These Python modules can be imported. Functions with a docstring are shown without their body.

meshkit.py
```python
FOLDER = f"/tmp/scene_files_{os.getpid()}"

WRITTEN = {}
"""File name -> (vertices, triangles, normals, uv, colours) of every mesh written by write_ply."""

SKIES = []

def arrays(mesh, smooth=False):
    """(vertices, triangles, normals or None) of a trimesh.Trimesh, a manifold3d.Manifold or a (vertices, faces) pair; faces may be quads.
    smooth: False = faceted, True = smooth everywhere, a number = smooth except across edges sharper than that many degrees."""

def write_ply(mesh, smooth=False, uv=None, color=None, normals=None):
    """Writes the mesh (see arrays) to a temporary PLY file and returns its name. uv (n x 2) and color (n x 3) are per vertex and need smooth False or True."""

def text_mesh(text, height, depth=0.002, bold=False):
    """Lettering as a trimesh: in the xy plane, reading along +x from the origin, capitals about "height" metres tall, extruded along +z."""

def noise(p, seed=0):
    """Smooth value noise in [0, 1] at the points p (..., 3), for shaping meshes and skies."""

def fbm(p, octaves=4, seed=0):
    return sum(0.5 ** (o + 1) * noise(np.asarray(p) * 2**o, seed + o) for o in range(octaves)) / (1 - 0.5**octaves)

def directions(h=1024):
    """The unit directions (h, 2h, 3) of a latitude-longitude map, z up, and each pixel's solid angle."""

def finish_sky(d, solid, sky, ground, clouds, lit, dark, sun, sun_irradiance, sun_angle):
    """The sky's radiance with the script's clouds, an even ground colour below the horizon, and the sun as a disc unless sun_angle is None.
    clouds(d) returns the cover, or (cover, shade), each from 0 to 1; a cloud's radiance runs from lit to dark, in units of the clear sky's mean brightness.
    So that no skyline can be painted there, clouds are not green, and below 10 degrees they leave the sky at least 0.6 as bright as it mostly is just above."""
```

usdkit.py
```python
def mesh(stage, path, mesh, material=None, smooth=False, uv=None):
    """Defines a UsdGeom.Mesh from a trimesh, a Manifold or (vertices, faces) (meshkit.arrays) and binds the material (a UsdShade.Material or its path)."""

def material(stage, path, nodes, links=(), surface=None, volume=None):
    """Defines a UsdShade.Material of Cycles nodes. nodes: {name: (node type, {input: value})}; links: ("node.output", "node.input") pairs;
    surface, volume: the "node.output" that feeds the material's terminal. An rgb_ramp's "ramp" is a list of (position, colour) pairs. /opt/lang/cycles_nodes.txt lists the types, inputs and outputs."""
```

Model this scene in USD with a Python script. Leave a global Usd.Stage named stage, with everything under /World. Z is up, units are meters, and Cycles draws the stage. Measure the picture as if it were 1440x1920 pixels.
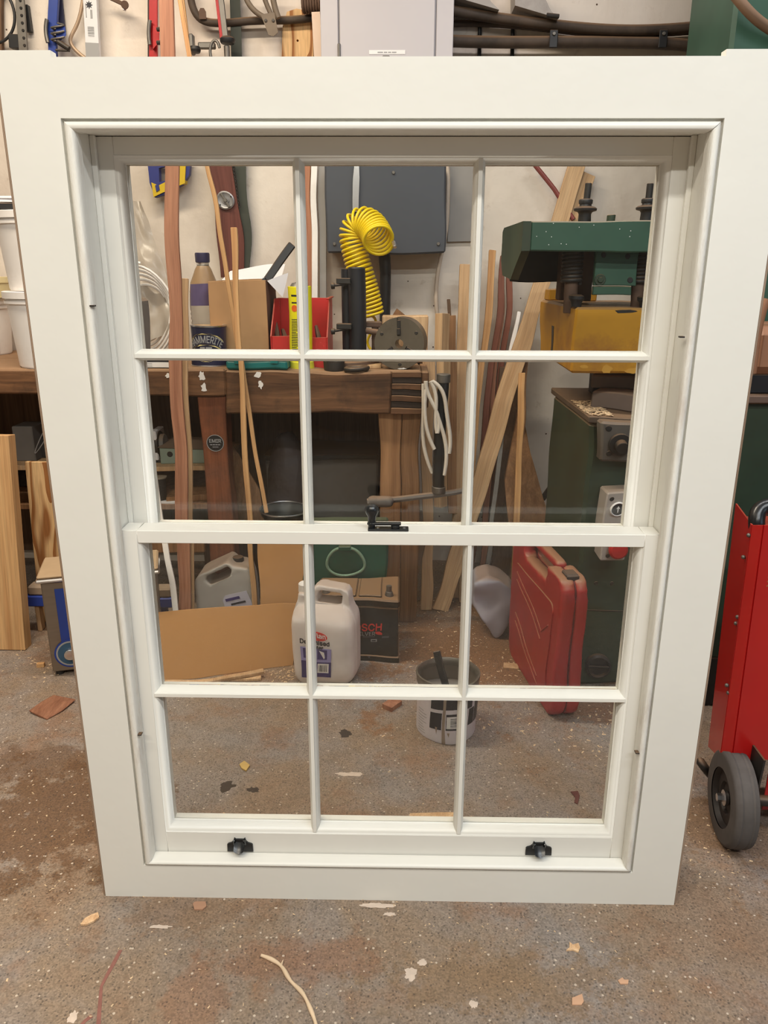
import math, random
import numpy as np, trimesh, manifold3d as m3, shapely
from shapely.geometry import Polygon, Point
from pxr import Usd, UsdGeom, UsdLux, UsdShade, Sdf, Gf
import usdkit, meshkit

stage = Usd.Stage.CreateInMemory()
UsdGeom.SetStageUpAxis(stage, UsdGeom.Tokens.z)
UsdGeom.Xform.Define(stage, '/World')
rng = random.Random(7)
nrg = np.random.default_rng(7)

# ---------------------------------------------------------------- camera
FPX = 1450.0                                   # focal length in pixels of the 1440 x 1920 frame
CAM_H = 1.2
def unit(v):
    v = np.array(v, float); return v / np.linalg.norm(v)
_d = unit([707 - 720, 5549 - 960, FPX])        # world down, in camera axes (x right, y down, z forward)
_x = np.array([91750.0, 738.0, -1450.0]); _x = unit(_x - _d * _x.dot(_d))
_y = np.cross(_d, _x); _y = _y if _y[2] > 0 else -_y
ROT = np.array([_x, _y, -_d])
EYE = np.array([0, 0, CAM_H])
cam = UsdGeom.Camera.Define(stage, '/World/camera')
cam.CreateHorizontalApertureAttr(36.0); cam.CreateVerticalApertureAttr(48.0)
cam.CreateFocalLengthAttr(36.0 * FPX / 1440.0)
cam.CreateClippingRangeAttr(Gf.Vec2f(0.05, 100))
mm = np.eye(4); mm[0, :3] = ROT @ [1, 0, 0]; mm[1, :3] = ROT @ [0, -1, 0]; mm[2, :3] = ROT @ [0, 0, -1]; mm[3, :3] = EYE
cam.AddTransformOp().Set(Gf.Matrix4d(mm.tolist()))
cam.CreateExposureAttr(0.16)

# ---------------------------------------------------------------- lights (tubes under the ceiling, daylight from a side window)
def rect_light(name, pos, target, w, h, power, color):
    L = UsdLux.RectLight.Define(stage, '/World/' + name)
    L.CreateWidthAttr(w); L.CreateHeightAttr(h)
    L.CreateIntensityAttr(power); L.CreateColorAttr(Gf.Vec3f(*color))
    z = unit(np.array(pos, float) - np.array(target, float))
    up = np.array([0, 1, 0]) if abs(z[2]) > .9 else np.array([0, 0, 1.0])
    x = unit(np.cross(up, z)); y = np.cross(z, x)
    t = np.eye(4); t[0, :3] = x; t[1, :3] = y; t[2, :3] = z; t[3, :3] = pos
    L.AddTransformOp().Set(Gf.Matrix4d(t.tolist()))
rect_light('tube_light', (-0.85, -0.05, 2.75), (-0.85, -0.05, 0), 1.5, 0.14, 44, (1.0, .91, .76))
rect_light('tube_light_004', (-0.85, -1.1, 2.75), (-0.85, -1.1, 0), 1.5, 0.14, 60, (1.0, .92, .78))
rect_light('tube_light_005', (0.85, -1.1, 2.75), (0.85, -1.1, 0), 1.5, 0.14, 56, (.93, .97, 1.0))
rect_light('tube_light_001', (0.85, -0.05, 2.75), (0.85, -0.05, 0), 1.5, 0.14, 42, (.92, .97, 1.0))
rect_light('tube_light_002', (-1.1, 1.95, 2.75), (-1.1, 1.95, 0), 1.5, 0.14, 64, (1.0, .86, .68))
rect_light('tube_light_003', (0.7, 1.95, 2.75), (0.7, 1.95, 0), 1.5, 0.14, 28, (1.0, .95, .95))
rect_light('window_light', (2.8, -0.6, 1.5), (0, 1.2, .9), 1.3, 1.1, 1.6, (.62, .80, 1.0))
rect_light('door_light', (-2.6, -1.2, 1.4), (0, 1.2, .8), 1.2, 1.6, .6, (1.0, .90, .66))
dome = UsdLux.DomeLight.Define(stage, '/World/sky'); dome.CreateIntensityAttr(0.03); dome.CreateColorAttr(Gf.Vec3f(1, .95, .9))

def ray(px, py): return ROT @ np.array([px - 720.0, py - 960.0, FPX])
def P(px, py, Y):
    "the point of the vertical plane y = Y that the photograph shows at this pixel"
    r = ray(px, py); return EYE + r * (Y / r[1])
def F(px, py, z=0.0):
    "the point of the horizontal plane at height z that the photograph shows at this pixel"
    r = ray(px, py); return EYE + r * ((z - CAM_H) / r[2])
def pxm(px, py, Y):
    "metres per pixel at that point"
    r = ray(px, py); return Y / r[1] * np.linalg.norm(r) / math.hypot(FPX, math.hypot(px - 720, py - 960)) * 1.0

# ---------------------------------------------------------------- materials
def s(r, g, b):
    c = np.array([r, g, b]) / 255.0
    return tuple(float(x) for x in np.where(c <= .04045, c / 12.92, ((c + .055) / 1.055) ** 2.4))
def mul(c, k): return tuple(min(1.0, x * k) for x in c)
LOOKS = {}
DUST = s(150, 118, 88)
def surf(name, base, rough=.5, metal=0.0, var=.12, scale=9.0, bump=0.0, bscale=60.0, dust=0.0, dirt=0.0, dirtcol=None, stretch=(1, 1, 1), coat=0.0, spec=.5, trans=0.0, ior=1.45, alpha=None, worldpos=False):
    if name in LOOKS: return LOOKS[name]
    n = {'tc': ('texture_coordinate', {}), 'geo': ('geometry', {}),
         'map': ('mapping', {'scale': stretch}),
         'n1': ('noise_texture', {'scale': scale, 'detail': 4.0, 'roughness': .6}),
         'r1': ('rgb_ramp', {'ramp': [(.3, mul(base, 1 - var)), (.7, mul(base, 1 + var))]}),
         'p': ('principled_bsdf', {'roughness': rough, 'metallic': metal, 'coat_weight': coat, 'specular_ior_level': spec, 'transmission_weight': trans, 'ior': ior})}
    l = [('geo.position' if worldpos else 'tc.object', 'map.vector'), ('map.vector', 'n1.vector'), ('n1.fac', 'r1.fac')]
    out = 'r1.color'
    if dirt:
        n['n2'] = ('noise_texture', {'scale': scale * .6, 'detail': 6.0, 'roughness': .7})
        n['dr'] = ('map_range', {'from_min': .5, 'from_max': .68, 'to_min': 0.0, 'to_max': dirt, 'clamp': True})
        n['dm'] = ('mix', {'color2': dirtcol or s(70, 52, 38)})
        l += [('map.vector', 'n2.vector'), ('n2.fac', 'dr.value'), ('dr.result', 'dm.fac'), (out, 'dm.color1')]; out = 'dm.color'
    if dust:   # dust lies on whatever faces up
        n['sx'] = ('separate_xyz', {}); n['ur'] = ('map_range', {'from_min': .35, 'from_max': .9, 'to_min': 0.0, 'to_max': dust, 'clamp': True})
        n['um'] = ('mix', {'color2': DUST})
        l += [('geo.normal', 'sx.vector'), ('sx.z', 'ur.value'), ('ur.result', 'um.fac'), (out, 'um.color1')]; out = 'um.color'
    l.append((out, 'p.base_color'))
    if bump:
        n['nb'] = ('noise_texture', {'scale': bscale, 'detail': 3.0}); n['b'] = ('bump', {'strength': 1.0, 'distance': bump})
        l += [('map.vector', 'nb.vector'), ('nb.fac', 'b.height'), ('b.normal', 'p.normal')]
    LOOKS[name] = usdkit.material(stage, '/World/Looks/' + name, n, l, surface='p.BSDF')
    return LOOKS[name]
def wood(name, dark, light, along=(30, 30, 1.2), rough=.65, rings=0.0, dirt=0.0, dust=0.0, worldpos=False, rand=.18):
    if name in LOOKS: return LOOKS[name]
    n = {'tc': ('texture_coordinate', {}), 'geo': ('geometry', {}), 'oi': ('object_info', {}),
         'map': ('mapping', {'scale': along}),
         'n1': ('noise_texture', {'scale': 1.0, 'detail': 5.0, 'roughness': .62, 'distortion': .6}),
         'r1': ('rgb_ramp', {'ramp': [(.32, dark), (.5, tuple((a + b) / 2 for a, b in zip(dark, light))), (.68, light)]}),
         'n2': ('noise_texture', {'scale': 7.0, 'detail': 2.0}),
         'fm': ('map_range', {'from_min': .35, 'from_max': .65, 'to_min': .86, 'to_max': 1.06, 'clamp': True}),
         'rm': ('map_range', {'to_min': 1 - rand, 'to_max': 1 + rand}),
         'mu': ('math', {'math_type': 'multiply'}),
         'hs': ('hsv', {'fac': 1.0, 'hue': .5, 'saturation': 1.0}),
         'b': ('bump', {'strength': .35, 'distance': .0012}),
         'p': ('principled_bsdf', {'roughness': rough, 'specular_ior_level': .3})}
    l = [('geo.position' if worldpos else 'tc.object', 'map.vector'), ('map.vector', 'n1.vector'), ('map.vector', 'n2.vector'),
         ('n2.fac', 'fm.value'), ('oi.random', 'rm.value'), ('fm.result', 'mu.value1'), ('rm.result', 'mu.value2'), ('mu.value', 'hs.value'),
         ('n1.fac', 'b.height'), ('b.normal', 'p.normal')]
    if rings:
        n['w'] = ('wave_texture', {'wave_type': 'bands', 'bands_direction': 'x', 'scale': rings, 'distortion': 11.0, 'detail': 1.0, 'detail_scale': 3.2, 'profile': 'saw'})
        n['mw'] = ('mapping', {'scale': (14, 14, 2.6), 'location': (.3, .1, .12)})
        l += [('tc.object', 'mw.vector'), ('mw.vector', 'w.vector'), ('w.fac', 'r1.fac')]
    else:
        l.append(('n1.fac', 'r1.fac'))
    l.append(('r1.color', 'hs.color')); out = 'hs.color'
    if dirt:
        n['n3'] = ('noise_texture', {'scale': 9.0, 'detail': 6.0, 'roughness': .7})
        n['dr'] = ('map_range', {'from_min': .5, 'from_max': .66, 'to_min': 0.0, 'to_max': dirt, 'clamp': True})
        n['dm'] = ('mix', {'color2': s(58, 44, 34)})
        l += [('tc.object', 'n3.vector'), ('n3.fac', 'dr.value'), ('dr.result', 'dm.fac'), (out, 'dm.color1')]; out = 'dm.color'
    if dust:
        n['sx'] = ('separate_xyz', {}); n['ur'] = ('map_range', {'from_min': .4, 'from_max': .9, 'to_min': 0.0, 'to_max': dust, 'clamp': True})
        n['um'] = ('mix', {'color2': DUST})
        l += [('geo.normal', 'sx.vector'), ('sx.z', 'ur.value'), ('ur.result', 'um.fac'), (out, 'um.color1')]; out = 'um.color'
    l.append((out, 'p.base_color'))
    LOOKS[name] = usdkit.material(stage, '/World/Looks/' + name, n, l, surface='p.BSDF')
    return LOOKS[name]

def floor_material():
    n = {'g': ('geometry', {}),
         'n1': ('noise_texture', {'scale': 2.6, 'detail': 8.0, 'roughness': .62, 'distortion': .4}),
         'r1': ('rgb_ramp', {'ramp': [(.30, s(140, 134, 130)), (.44, s(142, 130, 120)), (.56, s(142, 123, 104)), (.72, s(136, 108, 84))]}),
         'n2': ('noise_texture', {'scale': 12.0, 'detail': 9.0, 'roughness': .8}),
         'r2': ('rgb_ramp', {'ramp': [(.3, (.62, .60, .58)), (.5, (1, 1, 1)), (.7, (1.0, 1.0, 1.0))]}),
         'm2': ('mix', {'mix_type': 'multiply', 'fac': .75}),
         # rusty dust
         'n3': ('noise_texture', {'scale': 4.6, 'detail': 7.0, 'roughness': .72}),
         'd3': ('map_range', {'from_min': .52, 'from_max': .64, 'to_min': 0.0, 'to_max': .6, 'clamp': True}),
         'm3': ('mix', {'color2': s(136, 102, 76)}),
         # aggregate: dark and pale specks
         'v1': ('voronoi_texture', {'scale': 165.0}), 'k1': ('math', {'math_type': 'less_than', 'value2': .33}),
         'w1': ('separate_color', {}), 'k1b': ('math', {'math_type': 'less_than', 'value2': .30}), 'k1c': ('math', {'math_type': 'multiply'}), 'k1d': ('math', {'math_type': 'multiply', 'value2': .5}),
         'm4': ('mix', {'color2': s(58, 52, 50)}),
         'v2': ('voronoi_texture', {'scale': 100.0}), 'k2': ('math', {'math_type': 'less_than', 'value2': .24}),
         'w2': ('separate_color', {}), 'k2b': ('math', {'math_type': 'less_than', 'value2': .10}), 'k2c': ('math', {'math_type': 'multiply'}), 'k2d': ('math', {'math_type': 'multiply', 'value2': .8}),
         'm5': ('mix', {'color2': s(205, 190, 172)}),
         # splashes of paint and plaster
         'n6': ('noise_texture', {'scale': 13.0, 'detail': 5.0, 'roughness': .6, 'distortion': 1.2}),
         'd6': ('map_range', {'from_min': .70, 'from_max': .735, 'to_min': 0.0, 'to_max': .75, 'clamp': True}),
         'm6': ('mix', {'color2': s(208, 196, 184)}),
         'b': ('bump', {'strength': .5, 'distance': .004}),
         'v3': ('voronoi_texture', {'scale': 320.0}), 'w3': ('separate_color', {}), 'k3': ('map_range', {'from_min': .0, 'from_max': 1.0, 'to_min': .74, 'to_max': 1.18}), 'm7': ('hsv', {'fac': 1.0, 'hue': .5, 'saturation': 1.0}),
         'p': ('principled_bsdf', {'roughness': .62, 'specular_ior_level': .35})}
    l = [('g.position', x + '.vector') for x in ('n1', 'n2', 'n3', 'v1', 'v2', 'n6', 'v3')]
    # heaps of trodden sawdust and damp dirt, each where it lies
    last = 'm3.color'
    for i, (px, py, rx, ry, col, amt) in enumerate(((95, 1540, .24, .24, s(104, 76, 52), .85), (40, 1420, .16, .10, s(104, 76, 52), .7), (900, 1210, .42, .42, s(132, 92, 58), .8), (330, 1700, .16, .07, s(132, 104, 80), .5), (560, 1800, .16, .06, s(138, 100, 74), .6), (365, 1870, .05, .07, s(138, 102, 78), .55), (960, 1840, .26, .07, s(134, 108, 80), .55), (1360, 1560, .14, .16, s(126, 92, 58), .6), (470, 1265, .10, .05, s(150, 104, 70), .8), (1130, 1330, .14, .09, s(138, 94, 64), .6))):
        c_ = F(px, py); a_ = f'q{i}'
        n[a_ + 'a'] = ('vector_math', {'math_type': 'subtract', 'vector2': (c_[0], c_[1], 0)}); n[a_ + 'b'] = ('vector_math', {'math_type': 'multiply', 'vector2': (1 / rx, 1 / ry, 0)})
        n[a_ + 'c'] = ('vector_math', {'math_type': 'length'}); n[a_ + 'd'] = ('math', {'math_type': 'multiply_add', 'value2': 5.0, 'value3': -2.5}); n[a_ + 'e'] = ('math', {'math_type': 'add'})
        n[a_ + 'f'] = ('map_range', {'from_min': .62, 'from_max': .98, 'to_min': amt, 'to_max': 0.0, 'clamp': True}); n[a_ + 'm'] = ('mix', {'color2': col})
        l += [('g.position', a_ + 'a.vector1'), (a_ + 'a.vector', a_ + 'b.vector1'), (a_ + 'b.vector', a_ + 'c.vector1'), ('n3.fac' if i % 3 else 'n2.fac', a_ + 'd.value1'), (a_ + 'c.value', a_ + 'e.value1'), (a_ + 'd.value', a_ + 'e.value2'), (a_ + 'e.value', a_ + 'f.value'), (a_ + 'f.result', a_ + 'm.fac'), (last, a_ + 'm.color1')]
        last = a_ + 'm.color'
    l += [('v3.color', 'w3.color'), ('w3.b', 'k3.value'), ('k3.result', 'm7.value'), (last, 'm7.color')]
    l += [('n1.fac', 'r1.fac'), ('n2.fac', 'r2.fac'), ('r1.color', 'm2.color1'), ('r2.color', 'm2.color2'),
          ('n3.fac', 'd3.value'), ('d3.result', 'm3.fac'), ('m2.color', 'm3.color1'),
          ('v1.distance', 'k1.value1'), ('v1.color', 'w1.color'), ('w1.r', 'k1b.value1'), ('k1.value', 'k1c.value1'), ('k1b.value', 'k1c.value2'), ('k1c.value', 'k1d.value1'), ('k1d.value', 'm4.fac'), ('m7.color', 'm4.color1'),
          ('v2.distance', 'k2.value1'), ('v2.color', 'w2.color'), ('w2.g', 'k2b.value1'), ('k2.value', 'k2c.value1'), ('k2b.value', 'k2c.value2'), ('k2c.value', 'k2d.value1'), ('k2d.value', 'm5.fac'), ('m4.color', 'm5.color1'),
          ('n6.fac', 'd6.value'), ('d6.result', 'm6.fac'), ('m5.color', 'm6.color1'),
          ('m6.color', 'p.base_color'), ('n2.fac', 'b.height'), ('b.normal', 'p.normal')]
    return usdkit.material(stage, '/World/Looks/concrete_floor', n, l, surface='p.BSDF')
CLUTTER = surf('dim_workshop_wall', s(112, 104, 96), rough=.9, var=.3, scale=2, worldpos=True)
def wall_material():
    n = {'g': ('geometry', {}), 'mp': ('mapping', {'scale': (1, 1, .5)}),
         'n1': ('noise_texture', {'scale': 2.2, 'detail': 6.0, 'roughness': .6}),
         'r1': ('rgb_ramp', {'ramp': [(.32, s(196, 183, 170)), (.5, s(222, 212, 200)), (.7, s(232, 224, 214))]}),
         'n2': ('noise_texture', {'scale': 11.0, 'detail': 7.0, 'roughness': .72}),
         'd2': ('map_range', {'from_min': .60, 'from_max': .76, 'to_min': 0.0, 'to_max': .55, 'clamp': True}),
         'm2': ('mix', {'color2': s(150, 126, 104)}),
         'v': ('voronoi_texture', {'scale': 28.0}), 'k': ('math', {'math_type': 'less_than', 'value2': .09}),
         'sc': ('separate_color', {}), 'kb': ('math', {'math_type': 'less_than', 'value2': .12}), 'kc': ('math', {'math_type': 'multiply'}),
         'm3': ('mix', {'color2': s(96, 78, 66)}),
         'nb': ('noise_texture', {'scale': 16.0, 'detail': 6.0}),
         'b': ('bump', {'strength': .6, 'distance': .006}),
         'p': ('principled_bsdf', {'roughness': .8, 'specular_ior_level': .2})}
    l = [('g.position', 'mp.vector'), ('mp.vector', 'n1.vector'), ('g.position', 'n2.vector'), ('g.position', 'v.vector'), ('g.position', 'nb.vector'),
         ('n1.fac', 'r1.fac'), ('n2.fac', 'd2.value'), ('d2.result', 'm2.fac'), ('r1.color', 'm2.color1'),
         ('v.distance', 'k.value1'), ('v.color', 'sc.color'), ('sc.r', 'kb.value1'), ('k.value', 'kc.value1'), ('kb.value', 'kc.value2'), ('kc.value', 'm3.fac'),
         ('m2.color', 'm3.color1'), ('m3.color', 'p.base_color'), ('nb.fac', 'b.height'), ('b.normal', 'p.normal')]
    return usdkit.material(stage, '/World/Looks/whitewashed_wall', n, l, surface='p.BSDF')
FLOOR, WALL = floor_material(), wall_material()
WHITE = surf('white_paint', s(224, 222, 214), rough=.38, var=.02, scale=5, bump=.00035, bscale=45, stretch=(1, 1, 1))
RUBBED = surf('rubbed_white_paint', s(226, 224, 216), rough=.5, var=.03, scale=18, dirt=.45, dirtcol=s(176, 158, 142), bump=.0005, bscale=150, stretch=(3, 3, .6))
BARE = wood('bare_timber', s(142, 118, 98), s(168, 146, 126), along=(60, 60, 3))
BLACKMETAL = surf('black_iron', (.012, .013, .014), rough=.28, var=.2, spec=.6)
STEEL = surf('bright_steel', s(214, 214, 216), rough=.28, metal=1.0, var=.06)
DULLSTEEL = surf('dull_steel', s(120, 116, 110), rough=.5, metal=.7, var=.15, dirt=.4)
DARKSTEEL = surf('dark_steel', s(52, 50, 48), rough=.5, metal=.4, var=.25, dust=.5, dirt=.3)
BLACKPL = surf('black_plastic', (.016, .016, .017), rough=.45, var=.2, dust=.35)
GREEN = surf('machine_green', s(52, 84, 68), rough=.42, var=.14, scale=6, dirt=.25, dirtcol=s(45, 62, 46), dust=.75)
GREEND = surf('old_machine_green', s(50, 66, 50), rough=.5, var=.22, scale=4, dirt=.6, dirtcol=s(52, 54, 36), dust=.8)
YELLOW = surf('machine_yellow', s(190, 138, 32), rough=.5, var=.12, scale=7, dirt=.7, dirtcol=s(132, 78, 38), dust=.95)
PINE = wood('pine', s(188, 138, 90), s(222, 180, 128), along=(34, 34, 1.0))
OAK = wood('pale_oak', s(182, 144, 104), s(210, 176, 136), along=(40, 40, 1.4), rand=.14)
REDWOOD = wood('red_hardwood', s(150, 98, 74), s(184, 132, 104), along=(55, 55, 1.6))
MAHOG = wood('mahogany', s(84, 46, 40), s(112, 66, 58), along=(45, 45, 1.2), rough=.45)
BROWN = wood('brown_timber', s(120, 84, 54), s(156, 116, 80), along=(35, 35, 1.2))
DARKWOOD = wood('dark_timber', s(84, 62, 46), s(116, 90, 68), along=(35, 35, 1.2))
BENCHW = wood('bench_timber', s(74, 50, 34), s(132, 94, 64), along=(2.0, 26, 26), dirt=.55, dust=.8)
BENCHT = wood('bench_top_timber', s(120, 92, 68), s(160, 124, 92), along=(1.2, 14, 14), dirt=.35, dust=.8)
LEGW = wood('bench_leg_timber', s(100, 56, 36), s(136, 82, 54), along=(26, 26, 1.6), dirt=.35)
PLYW = wood('fir_plywood', s(158, 104, 58), s(224, 184, 132), along=(26, 26, 2.2), rings=.42)
CARD = surf('cardboard', s(170, 128, 84), rough=.85, var=.06, scale=4, dirt=.15, dirtcol=s(120, 90, 60), spec=.15)
CARDL = surf('box_cardboard', s(176, 138, 100), rough=.85, var=.07, scale=8, dirt=.3, dirtcol=s(140, 104, 74), spec=.15)
PAPER = surf('white_paper', s(226, 224, 226), rough=.7, var=.03)
WHITEPL = surf('white_plastic', s(236, 232, 228), rough=.35, var=.03, dirt=.18, dirtcol=s(170, 150, 128))
JUGW = surf('dusty_white_plastic', s(226, 218, 214), rough=.5, var=.05, scale=9, dirt=.25, dirtcol=s(190, 170, 146), dust=.55)
JUGC = surf('cloudy_plastic', s(196, 192, 186), rough=.4, var=.08, scale=7, dirt=.3, dirtcol=s(160, 132, 104), dust=.6, trans=.25)
RED = surf('red_plastic', s(190, 44, 40), rough=.45, var=.1, dirt=.3, dirtcol=s(140, 60, 44), dust=.5)
CASER = surf('case_red', s(166, 46, 46), rough=.42, var=.1, scale=5, dirt=.35, dirtcol=s(132, 62, 50), dust=.85)
TROLR = surf('enamel_red', s(176, 24, 22), rough=.33, var=.08, scale=4, coat=.3, dust=.3)
RUBBER = surf('worn_rubber', s(56, 53, 51), rough=.85, var=.25, dirt=.5, dirtcol=s(110, 100, 90), spec=.2)
YHOSE = surf('yellow_hose', s(236, 205, 24), rough=.35, var=.04)
YTUBE = surf('yellow_label', s(222, 212, 22), rough=.4, var=.03)
TEAL = surf('teal_plastic', s(24, 108, 106), rough=.4, var=.08, dust=.3)
NAVY = surf('navy_enamel', s(34, 36, 62), rough=.35, var=.15)
SLATE = surf('slate_blue_enamel', s(72, 76, 84), rough=.4, var=.06, scale=5, dirt=.2, dirtcol=s(60, 60, 64), dust=.6)
CABG = surf('grey_enamel', s(186, 182, 184), rough=.35, var=.03, scale=4)
GREYB = surf('grey_board', s(150, 146, 142), rough=.7, var=.06)
BLUE = surf('blue_enamel', s(36, 62, 140), rough=.4, var=.12, dirt=.2)
REDEN = surf('clamp_red', s(178, 30, 34), rough=.35, var=.12, dirt=.2)
PIPE = surf('dusty_black_cable', s(70, 58, 48), rough=.7, var=.3, scale=12, dirt=.6, dirtcol=s(40, 34, 30), dust=.65)
CABLEW = surf('white_cable', s(216, 206, 192), rough=.5, var=.06, dirt=.2)
INKD = surf('dark_ink', (.015, .016, .025), rough=.5, var=0)
INKP = surf('purple_ink', s(58, 48, 112), rough=.5, var=.02)
INKR = surf('red_ink', s(206, 52, 44), rough=.5, var=0)
INKW = surf('white_ink', s(226, 224, 222), rough=.5, var=0)
INKG = surf('grey_ink', s(150, 150, 150), rough=.5, var=0)
GOLD = surf('gold_ink', s(190, 176, 120), rough=.4, var=0)
BATT = surf('battery_black', (.013, .014, .014), rough=.4, var=.2, dust=.95)
TOOLG = surf('toolbox_green', s(24, 84, 66), rough=.45, var=.12, dust=.3)
BAG = surf('grey_plastic_bag', s(176, 176, 190), rough=.35, var=.06, dust=.7)
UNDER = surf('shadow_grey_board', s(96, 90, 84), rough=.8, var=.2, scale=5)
GREYGRN = surf('pale_green_metal', s(140, 156, 144), rough=.5, var=.08, dust=.5)
CHIPM = wood('wood_chip', s(196, 152, 110), s(232, 200, 160), along=(60, 60, 8))
FLAKE = surf('shavings', s(214, 186, 150), rough=.8, var=.2, scale=30)
PASTE = surf('sludge_brown', s(150, 122, 90), rough=.4, var=.15)
CLEARB = surf('clear_bottle', s(216, 212, 204), rough=.15, var=.02, trans=.85)
FILM = None

def film_material():
    n = {'t': ('transparent_bsdf', {'color': (.93, .92, .9)}), 'p': ('principled_bsdf', {'base_color': s(186, 176, 164), 'roughness': .25}),
         'tc': ('texture_coordinate', {}), 'mp': ('mapping', {'scale': (5, 5, 1.5), 'rotation': (0, .9, 0)}), 'n': ('noise_texture', {'scale': 2.0, 'detail': 5.0, 'distortion': 1.0}),
         'r': ('map_range', {'from_min': .4, 'from_max': .72, 'to_min': .35, 'to_max': .9, 'clamp': True}), 'm': ('mix_closure', {})}
    l = [('tc.object', 'mp.vector'), ('mp.vector', 'n.vector'), ('n.fac', 'r.value'), ('r.result', 'm.fac'), ('t.BSDF', 'm.closure1'), ('p.BSDF', 'm.closure2')]
    return usdkit.material(stage, '/World/Looks/clear_film', n, l, surface='m.closure')
FILM = film_material()
GLASS = usdkit.material(stage, '/World/Looks/old_glass', {'g': ('glass_bsdf', {'color': (.97, .98, .97), 'roughness': 0.0, 'IOR': 1.45})}, [], surface='g.BSDF')

# ---------------------------------------------------------------- meshes
def arr(m):
    if isinstance(m, tuple): return np.asarray(m[0], float), np.asarray(m[1], int)
    v, f, _ = meshkit.arrays(m); return v, f
def cat(*ms):
    V, Fa, k = [], [], 0
    for m in ms:
        v, f = arr(m)
        if f.shape[1] == 4: f = np.vstack([f[:, [0, 1, 2]], f[:, [0, 2, 3]]])
        V.append(v); Fa.append(f + k); k += len(v)
    return np.vstack(V), np.vstack(Fa)
def mv(m, t=(0, 0, 0), R=None):
    v, f = arr(m)
    if R is not None: v = v @ np.asarray(R).T
    return v + np.asarray(t, float), f
def hull(pts): return arr(m3.Manifold.hull_points(np.asarray(pts, np.float64)))
def box(x0, x1, y0, y1, z0, z1, c=.0015):
    c = min(c, abs(x1 - x0) * .45, abs(y1 - y0) * .45, abs(z1 - z0) * .45)
    pts = []
    for sx in (0, 1):
        for sy in (0, 1):
            for sz in (0, 1):
                X, Y, Z = (x0, x1)[sx], (y0, y1)[sy], (z0, z1)[sz]
                dx, dy, dz = (c, -c)[sx], (c, -c)[sy], (c, -c)[sz]
                pts += [(X, Y + dy, Z + dz), (X + dx, Y, Z + dz), (X + dx, Y + dy, Z)]
    return hull(pts)
def cbox(w, d, h, c=.002, z0=0.0): return box(-w / 2, w / 2, -d / 2, d / 2, z0, z0 + h, c)
def roty(a): c, q = math.cos(a), math.sin(a); return np.array([[c, 0, q], [0, 1, 0], [-q, 0, c]])
def rotz(a): c, q = math.cos(a), math.sin(a); return np.array([[c, -q, 0], [q, c, 0], [0, 0, 1]])
def rotx(a): c, q = math.cos(a), math.sin(a); return np.array([[1, 0, 0], [0, c, -q], [0, q, c]])
FACE = np.array([[1, 0, 0], [0, 0, -1], [0, 1, 0]], float)         # xy drawing -> stands up facing -y
def frame(p0, p1, ref=(0, -1, 0)):
    z = unit(np.subtract(p1, p0)); y = -np.asarray(ref, float); y = unit(y - z * y.dot(z)); x = np.cross(y, z)
    return np.array([x, y, z]).T                                   # columns: width, thickness, length
def lathe(prof, n=32, a0=0.0, a1=2 * math.pi):
    full = abs(a1 - a0 - 2 * math.pi) < 1e-6
    k = n if full else n + 1
    an = a0 + (a1 - a0) * np.arange(k) / n
    V = np.array([[r * math.cos(a), r * math.sin(a), z] for r, z in prof for a in an]); Fa = []
    for i in range(len(prof) - 1):
        for j in range(n if full else n):
            a, b = i * k + j, i * k + (j + 1) % k
            Fa += [(a, b, b + k), (a, b + k, a + k)]
    return V, np.array(Fa)
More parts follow.
